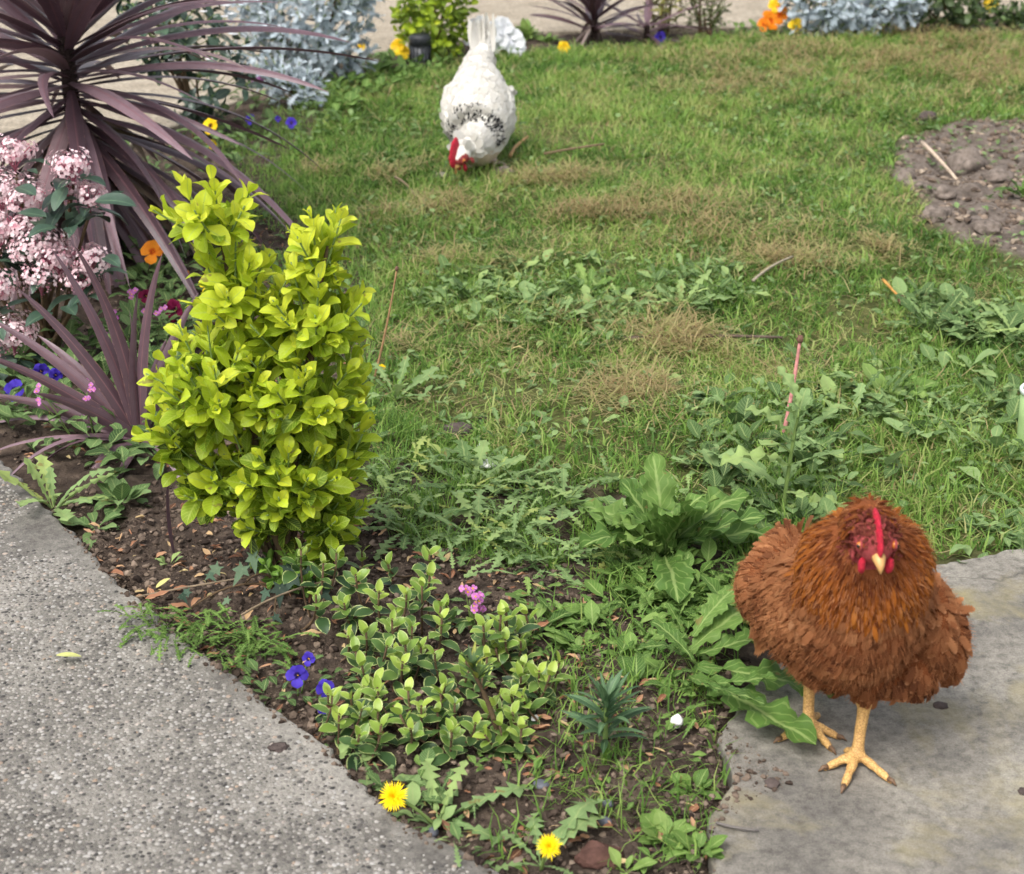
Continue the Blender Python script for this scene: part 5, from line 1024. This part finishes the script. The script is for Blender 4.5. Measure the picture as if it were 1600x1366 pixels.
def fmat(name, cols, tipc, tipp=.75, rough=.75, trans=.12, blot=.25, **k): return leafmat(name, cols, tip=(tipc, tipp), trans=trans, rough=rough, spec=.15, blot=blot, **k)
def skin(name, c, rough=.6): return plain(name, c, rough, .25, .45, 220, 1.)
M_COMB = skin('comb', S(206, 44, 66), .5); M_BEAK = plain('beak', S(196, 150, 92), .4, .4, .2, 120, .1); M_EYEB = plain('eye', S(18, 12, 10), .08, .6, 0, 10, 0); M_IRIS = plain('iris', S(190, 110, 40), .3, .5, .1, 60, 0)
def legmat(name, c, dark):
    m, nt = newmat(name); q = N(nt); pos = q.geo(); v = q.n('TexVoronoi', feature='DISTANCE_TO_EDGE'); v.inputs['Scale'].default_value = 330; mp = q.n('Mapping'); mp.inputs['Scale'].default_value = (.6, .6, 1.1); q.l(pos, mp.inputs[0]); q.l(mp.outputs[0], v.inputs['Vector'])
    cc = q.mix(q.ramp(v.outputs['Distance'], [(.0, (.8, .8, .8, 1)), (.12, (0, 0, 0, 1))]), c, dark); cc = q.mix(.4, cc, q.ramp(q.noise(70, 4, .6, pos), [(.3, (.55, .5, .45, 1)), (.7, (1.3, 1.3, 1.3, 1))]), 'MULTIPLY')
    b = q.n('BsdfPrincipled'); q.l(cc, b.inputs['Base Color']); b.inputs['Roughness'].default_value = .5; b.inputs['Specular IOR Level'].default_value = .35
    bp = q.n('Bump'); bp.inputs['Strength'].default_value = .8; bp.inputs['Distance'].default_value = .002; q.l(v.outputs['Distance'], bp.inputs['Height']); q.l(bp.outputs[0], b.inputs['Normal']); q.l(b.outputs[0], q.n('OutputMaterial').inputs[0]); return m
M_LEG = legmat('scaly_leg', S(212, 170, 106), S(150, 104, 58)); M_FACE = skin('face', S(176, 78, 78)); M_CLAW = plain('claw', S(110, 84, 62), .5, .4, .2)

# -------- brown hen
rh = np.random.default_rng(99)
BH = G(1310, 1180, SZ); bo = np.array((BH[0], BH[1], SZ))
fA, fB = G(1338, 1192, SZ), G(1262, 1143, SZ)
def UU(px, py, Y): return U(px, py, Y)
st = [(UU(1230, 836, 1.90), .012, .012), (UU(1226, 868, 1.87), .034, .03), (UU(1224, 908, 1.84), .052, .05), (UU(1254, 942, 1.79), .066, .065), (UU(1298, 958, 1.72), .076, .08), (UU(1332, 960, 1.66), .075, .08), (UU(1345, 925, 1.635), .073, .066), (UU(1350, 892, 1.63), .074, .064), (UU(1351, 860, 1.635), .071, .058), (UU(1352, 828, 1.65), .056, .046), (UU(1352, 806, 1.655), .036, .03)]
HC = UU(1365, 843, 1.578)                           # head
tB = UU(1275, 1040, 1.735); tA = UU(1352, 1062, 1.665)
shapes = [loft(st), ball(HC, (.0225, .03, .026)), ball(HC + (0, .03, -.004), (.03, .035, .034)), ball(UU(1305, 1003, 1.70), (.064, .075, .052)),
          ball(UU(1478, 1000, 1.73), (.022, .05, .056)), ball(UU(1450, 985, 1.70), (.03, .055, .066)), ball(UU(1420, 1035, 1.69), (.038, .045, .044)), ball(UU(1415, 945, 1.70), (.034, .055, .045)), ball(UU(1180, 922, 1.83), (.022, .045, .038)),
          ball(UU(1385, 1050, 1.68), (.034, .036, .03))]
kA, kB = np.array((fA[0] + .006, fA[1] + .012, SZ + .075)), np.array((fB[0] + .0, fB[1] + .012, SZ + .07))
for tt, kk, ff_ in ((tA, kA, fA), (tB, kB, fB)):
    shapes.append(tube([tt + (0, 0, .03), tt, (tt * .45 + kk * .55), kk + (0, 0, -.004)], [.04, .03, .018, .0095], 14)); shapes.append(tube([kk + (0, 0, .01), kk, (kk + ff_) / 2 + (0, .002, 0), np.array((ff_[0], ff_[1], SZ + .014))], [.009, .0085, .0072, .0085], 12))
shapes += toes(fA, [G(1292, 1204, SZ), G(1318, 1234, SZ), G(1388, 1223, SZ), G(1322, 1178, SZ)]) + toes(fB, [G(1220, 1159, SZ), G(1297, 1174, SZ), G(1308, 1156, SZ), G(1278, 1122, SZ)])
bm_ = fuse('brown_hen', shapes, .0027, 3)
nV = len(bm_.vertices); co = np.zeros(nV * 3); bm_.vertices.foreach_get('co', co); co = co.reshape(-1, 3) - bo; bm_.vertices.foreach_set('co', co.ravel()); bm_.update()
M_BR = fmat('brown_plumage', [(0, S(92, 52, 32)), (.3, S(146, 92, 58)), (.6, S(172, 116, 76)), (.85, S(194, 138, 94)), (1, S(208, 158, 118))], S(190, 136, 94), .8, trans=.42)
M_MANE = fmat('mane_plumage', [(0, S(92, 44, 20)), (.4, S(146, 82, 32)), (.8, S(182, 110, 42)), (1, S(198, 130, 62))], S(178, 106, 46), .8, trans=.42)
M_BRB = plain('brown_down', S(120, 68, 38), .9, .1, .4, 60, .8)
for m in (M_BRB, M_LEG, M_FACE): bm_.materials.append(m)
ct = np.zeros(len(bm_.polygons) * 3); bm_.polygons.foreach_get('center', ct); ct = ct.reshape(-1, 3); hl = HC - bo
mi = np.zeros(len(ct), int); mi[ct[:, 2] < .078] = 1; mi[(np.linalg.norm((ct - hl) / (1, 1.1, 1.1), axis=1) < .031) & (ct[:, 1] < hl[1] + .012)] = 2; bm_.polygons.foreach_set('material_index', mi)
hen = tag(add('brown_hen', bm_, loc=bo), 'rusty brown hen walking on the concrete slab towards the viewer', 'hen')
# plumage
P, Nn = surf(bm_, 34000, rh); hd = np.linalg.norm(P - hl, axis=1); ok = (P[:, 2] > .085) & ~((hd < .034) & (P[:, 1] < hl[1] + .008)); P, Nn, hd = P[ok], Nn[ok], hd[ok]
manec = UU(1348, 850, 1.63) - bo; dm_ = np.linalg.norm((P - manec) / (1., 1.2, 1.1), axis=1); mane = (P[:, 2] > .232) & (dm_ < .1)
tailp = st[0][0] - bo
flow = np.where(mane[:, None], (P - hl - np.array((0, .015, .03))) * (1, .7, 1) + np.array((0, 0, -.03)), 0)
bodyflow = np.array((-.15, .45, -.75)) + (P - np.array((.02, -.1, .2))) * np.array((1.0, .5, .4)); flow = np.where(mane[:, None], flow, bodyflow); flow = flow / np.linalg.norm(flow, axis=1)[:, None]
def selp(mask, n): k = np.where(mask)[0]; return k[:n]
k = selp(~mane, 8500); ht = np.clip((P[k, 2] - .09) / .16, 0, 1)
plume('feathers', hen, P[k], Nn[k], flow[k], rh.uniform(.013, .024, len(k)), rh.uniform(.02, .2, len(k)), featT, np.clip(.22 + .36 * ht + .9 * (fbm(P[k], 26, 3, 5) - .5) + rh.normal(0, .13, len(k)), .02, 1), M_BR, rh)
k = selp(mane, 5200); plume('mane', hen, P[k], Nn[k], flow[k], rh.uniform(.012, .023, len(k)), rh.uniform(.04, .26, len(k)), hackT, np.clip(.55 - .5 * np.exp(-((hd[k] - .03) / .03) ** 2) + rh.normal(0, .16, len(k)), .0, 1), M_MANE, rh)
k = rh.permutation(len(P))[:24000]; plume('down', hen, P[k], Nn[k], flow[k], rh.uniform(.007, .015, len(k)), rh.uniform(.3, 1.1, len(k)), fluffT, np.clip(.5 + .8 * (fbm(P[k], 26, 3, 5) - .5) + rh.normal(0, .12, len(k)), 0, 1), M_BR, rh)
M_FACEF = fmat('face_plumage', [(0, S(92, 42, 34)), (1, S(150, 80, 62))], S(140, 72, 56), .8)
# small face feathers
P2_, N2_ = surf(bm_, 160000, rh); d2 = np.linalg.norm(P2_ - hl, axis=1); kk = np.where((d2 < .037) & (P2_[:, 1] < hl[1] + .02) & ((np.abs(P2_[:, 0] - hl[0]) > .019) | (P2_[:, 2] > hl[2] + .006)) & (P2_[:, 2] > hl[2] - .03))[0]; E_ = [hl + np.array((sg * .0185, -.0195, .003)) for sg in (-1, 1)]; kk = kk[np.min([np.linalg.norm(P2_[kk] - e_, axis=1) for e_ in E_], axis=0) > .0095][:1300]
plume('face_feathers', hen, P2_[kk], N2_[kk], (P2_[kk] - hl) * .5 + np.array((0, .03, -.003)), rh.uniform(.005, .009, len(kk)), rh.uniform(.05, .3, len(kk)), featT, rh.uniform(0, .3, len(kk)), M_FACEF, rh)
def fin(name, pts_yz, thick, c, ax, mat, parent):    # flat fleshy piece: outline in the plane of (forward, up)
    f = unit(ax); s_ = unit(np.cross(f, (0, 0, 1))); u_ = np.cross(s_, f); p = np.array(pts_yz); n = len(p); cc = p.mean(0); V = []
    for sc_, off in ((1, 0), (.8, 1), (.8, -1)): V += [c + f * (cc + (q - cc) * sc_)[0] + u_ * (cc + (q - cc) * sc_)[1] + s_ * off * thick for q in p]
    V += [c + f * cc[0] + u_ * cc[1] + s_ * thick * 1.3, c + f * cc[0] + u_ * cc[1] - s_ * thick * 1.3]; Q, T = [], []
    for i in range(n):
        j = (i + 1) % n; Q += [(i, j, n + j, n + i), (j, i, 2 * n + i, 2 * n + j)]; T += [(n + i, n + j, 3 * n), (2 * n + j, 2 * n + i, 3 * n + 1)]
    o = add(name, mesh(name, np.array(V), [np.array(Q), np.array(T)]), parent, mat); m = o.modifiers.new('s', 'SUBSURF'); m.levels = m.render_levels = 1; return o
# folded wings and tail: long flight feathers, each its own
flT = [leaf(1, .3, 6, 1, 'feather', .35, .2, seed=60 + i, lobes=9, cut=.14, back=-.05, cr=.01) for i in range(3)]; flM = [tmesh(t, 'flight_feather', M_BR) for t in flT]
def wing(name, rows):
    wg = add(name, None, hen)
    for (a0, y0), (a1, y1), (t0, ty0), (t1, ty1), n_, lift in rows:
        for i in range(n_):
            f = i / (n_ - 1); a = U(a0[0] + (a1[0] - a0[0]) * f, a0[1] + (a1[1] - a0[1]) * f, y0 + (y1 - y0) * f) - bo; t = U(t0[0] + (t1[0] - t0[0]) * f, t0[1] + (t1[1] - t0[1]) * f, ty0 + (ty1 - ty0) * f) - bo; d = t - a; nrm = unit(a - np.array((.02, .06, .14)))
            pieces(wg, flM, [frame(a + nrm * lift, d + rh.normal(0, .004, 3), nrm, np.linalg.norm(d) * rh.uniform(.92, 1.08))], [float(np.clip(rh.normal(.5, .14), .1, .95))], 'flight_feather', rh)
wing('wing', [(((1272, 905), 1.70), ((1235, 985), 1.73), ((1160, 905), 1.83), ((1180, 1010), 1.80), 9, .01), (((1290, 880), 1.70), ((1262, 960), 1.70), ((1205, 880), 1.80), ((1205, 985), 1.76), 8, .018)])
wing('wing', [(((1425, 905), 1.66), ((1400, 985), 1.645), ((1512, 985), 1.74), ((1440, 1085), 1.70), 10, .006), (((1412, 890), 1.645), ((1390, 960), 1.63), ((1478, 965), 1.69), ((1425, 1045), 1.66), 8, .014)])
wing('tail', [(((1235, 890), 1.86), ((1262, 870), 1.84), ((1205, 835), 1.93), ((1262, 815), 1.90), 9, .012)])
fw = unit((.02, -1, -.12))
comb = [(.036, -.006), (.041, .004), (.037, .015), (.032, .017), (.029, .027), (.022, .026), (.017, .037), (.009, .034), (.002, .045), (-.006, .038), (-.014, .043), (-.017, .03), (-.008, .016), (.005, .012), (.018, .006), (.028, -.004)]
def hen_head(hen, hl, fw, s=1., combpts=comb, wat=True, beakmat=M_BEAK, comb_tilt=0):
    fin('comb', np.array(combpts) * s, .0032 * s, hl, fw, M_COMB, hen)
    sdv = unit(np.cross(fw, (0, 0, 1))); u_ = np.cross(sdv, fw)
    b0 = hl + fw * .022 * s - u_ * .004 * s; V, Q, T = tube(np.array([b0, b0 + fw * .010 * s - u_ * .001, b0 + fw * .018 * s - u_ * .005 * s, b0 + fw * .022 * s - u_ * .011 * s]), np.array([.0085, .007, .0042, .0008]) * s, 10); add('beak', mesh('beak', V, [Q, T]), hen, beakmat)
    for sg in (-1, 1):
        e = hl + sdv * sg * .0185 * s + fw * .0185 * s + u_ * .005 * s; ir = add('eye', mesh('eye', ICO2[0] * .0046 * s + e, ICO2[1]), hen, M_IRIS); add('pupil', mesh('pupil', ICO2[0] * .0029 * s + e + (sdv * sg * .7 + fw * .5) * .0026 * s, ICO2[1]), ir, M_EYEB)
        add('eyelid', mesh('eyelid', *tube([e + (np.cos(a) * fw + np.sin(a) * u_) * .0058 * s for a in np.linspace(0, 6.283, 15)], .0014 * s, 6)[:2]), ir, M_FACE)
        if wat:
            wt = [(.024, -.008), (.030, -.016), (.031, -.028), (.026, -.037), (.019, -.036), (.015, -.026), (.016, -.014)]; fin('wattle', (np.array(wt) * (.92, .85)) * s, .0034 * s, hl + sdv * sg * .0085 * s, unit(fw + sdv * sg * .35), M_COMB, hen)
            lb = [(.002, -.004), (.008, -.010), (.008, -.022), (.003, -.027), (-.003, -.020), (-.002, -.008)]; fin('ear_lobe', np.array(lb) * s, .002 * s, hl + sdv * sg * .021 * s, fw, M_FACE, hen)
hen_head(hen, hl, fw, .98, [(a, b * .88) for a, b in comb])
for tps, ft in (((G(1292, 1204, SZ), G(1318, 1234, SZ), G(1388, 1223, SZ)), fA), ((G(1220, 1159, SZ), G(1297, 1174, SZ), G(1308, 1156, SZ)), fB)):
    for t in tps:
        d = unit((t - ft) * (1, 1, 0)); a = np.array((t[0], t[1], SZ + .005)) - bo; V, Q, T = tube([a, a + d * .006 + (0, 0, .001), a + d * .012 - (0, 0, .003)], [.0036, .0026, .0005], 8); add('claw', mesh('claw', V, [Q, T]), hen, M_CLAW)

# -------- white hen
rw = np.random.default_rng(123)
wf0 = g3(741, 262); Y0 = wf0[1]; wo = np.array((wf0[0], Y0, wf0[2]))
ws = [(U(764, 46, Y0 + .33), .010, .02), (U(761, 72, Y0 + .30), .018, .035), (U(752, 96, Y0 + .26), .042, .045), (U(747, 112, Y0 + .22), .05, .055), (U(747, 140, Y0 + .15), .078, .078), (U(747, 172, Y0 + .07), .094, .092), (U(748, 202, Y0 + .0), .087, .09), (U(746, 222, Y0 - .05), .064, .07), (U(736, 228, Y0 - .10), .048, .048), (U(727, 234, Y0 - .14), .032, .032)]
WH = U(722, 240, Y0 - .165)
sh2 = [loft(ws), ball(WH, (.025, .03, .028)), ball(WH + unit((-.45, -.55, -.7)) * .016, (.02, .024, .02)), ball(U(748, 220, Y0 + .03), (.068, .08, .05)), ball(U(752, 190, Y0 + .04), (.093, .09, .075)), ball(U(700, 172, Y0 + .08), (.016, .09, .055), (0, 1, .4)), ball(U(795, 175, Y0 + .08), (.016, .09, .055), (0, 1, .4))]
fw1, fw2 = np.array((wf0[0], Y0, wf0[2])), np.array((wf0[0] + .055, Y0 + .05, wf0[2]))
for f_ in (fw1, fw2):
    top = f_ + np.array((0, .02, .13)); sh2.append(tube([top + (0, 0, .02), top - (0, 0, .02), top - (0, 0, .045)], [.035, .028, .012], 12)); sh2.append(tube([top - (0, 0, .03), f_ + (0, .012, .05), f_ + (0, 0, .01)], [.009, .0078, .008], 10))
    sh2 += toes(f_, [f_ + np.array((-.04, -.03, 0)), f_ + np.array((0, -.055, 0)), f_ + np.array((.04, -.03, 0)), f_ + np.array((.01, .03, 0))], .0058, wf0[2])
wm_ = fuse('white_hen', sh2, .004, 4); nV = len(wm_.vertices); co = np.zeros(nV * 3); wm_.vertices.foreach_get('co', co); co = co.reshape(-1, 3) - wo; wm_.vertices.foreach_set('co', co.ravel()); wm_.update()
M_WF = fmat('white_plumage', [(0, S(186, 180, 168)), (.5, S(200, 196, 186)), (1, S(210, 207, 200))], S(212, 210, 204), .8, trans=.25, blot=.06)
M_WB = plain('white_down', S(228, 224, 214), .9, .1, .12, 60, .5); M_WLEG = plain('pale_leg', S(206, 186, 168), .6, .3, .3, 200, .6)
for m in (M_WB, M_WLEG, M_FACE): wm_.materials.append(m)
ct = np.zeros(len(wm_.polygons) * 3); wm_.polygons.foreach_get('center', ct); ct = ct.reshape(-1, 3); wl_ = WH - wo
mi = np.zeros(len(ct), int); mi[ct[:, 2] < .085] = 1; hn = np.linalg.norm(ct - wl_, axis=1); mi[(hn < .04)] = 0
wfw = unit((-.45, -.55, -.7)); ws_ = unit(np.cross(wfw, (0, 0, 1))); wu_ = np.cross(ws_, wfw)
rel = ct - wl_; mi[(hn < .045) & (rel @ wfw > .004) & (rel @ wu_ < .016)] = 2; wm_.polygons.foreach_set('material_index', mi)
whn = tag(add('white_hen', wm_, loc=wo), 'white hen with black laced neck pecking at the lawn', 'hen')
P, Nn = surf(wm_, 9000, rw); hd = np.linalg.norm(P - wl_, axis=1); ok = (P[:, 2] > .07) & (hd > .026); ok &= ~((hd < .05) & ((P - wl_) @ wfw > -.004)); P, Nn, hd = P[ok], Nn[ok], hd[ok]
flow = P - wl_; flow = flow / np.linalg.norm(flow, axis=1)[:, None] + np.array((0, .35, 0)); k = np.arange(len(P)) < 4200
plume('feathers', whn, P[k], Nn[k], flow[k], rw.uniform(.022, .034, k.sum()), rw.uniform(.0, .025, k.sum()), softT, np.clip(rw.normal(.6, .18, k.sum()), 0, 1), M_WF, rw)
k = (hd < .125) & (P[:, 2] < .24); plume('hackle', whn, P[k], Nn[k], flow[k], rw.uniform(.016, .026, k.sum()), rw.uniform(.0, .02, k.sum()), [leaf(1, .3, 5, 1, 'lance', .1, .05)], rw.uniform(.3, 1, k.sum()), M_WF, rw)
M_LACE = fmat('laced_plumage', [(0, S(14, 14, 18)), (1, S(34, 34, 40))], S(180, 178, 176), .92, trans=.0)
P3, N3 = surf(wm_, 26000, rw); h3 = np.linalg.norm(P3 - wl_, axis=1); f3 = P3 - wl_; k = np.where((h3 > .112) & (h3 < .16) & (N3[:, 1] < .35) & (P3[:, 2] > .085))[0][:380]
f3 = f3 / h3[:, None]; plume('neck_lacing', whn, P3[k] + N3[k] * .006, N3[k], f3[k], rw.uniform(.009, .017, len(k)), rw.uniform(.02, .12, len(k)), hackT, rw.uniform(0, .6, len(k)), M_LACE, rw)
V, Q, LF = ribbon(ws[1][0] - wo + (-.02, .0, 0), 1.6, 1.2, 1.35, .085, .022, 6, kind='lance', fold=.1, roll=1.2); add('tail_feather', mesh('tail_feather', V, Q, LF), whn, M_LACE)
for i in range(16):
    V, Q, LF = ribbon(ws[2][0] - wo + (rw.normal(0, .012), rw.normal(.0, .014), .015), 1.57 + rw.normal(0, .22), .95 + rw.normal(0, .1), 1.25, .11 + .02 * rw.random(), .026, 7, kind='feather', fold=.15, roll=1.3 if i % 2 else -1.3); add('tail_feather', mesh('tail_feather', V, Q, LF), whn, M_WF)['tone'] = .7
hen_head(whn, wl_, wfw, 1.25, [(a * 1.1, b * 1.05 + .002) for a, b in comb])
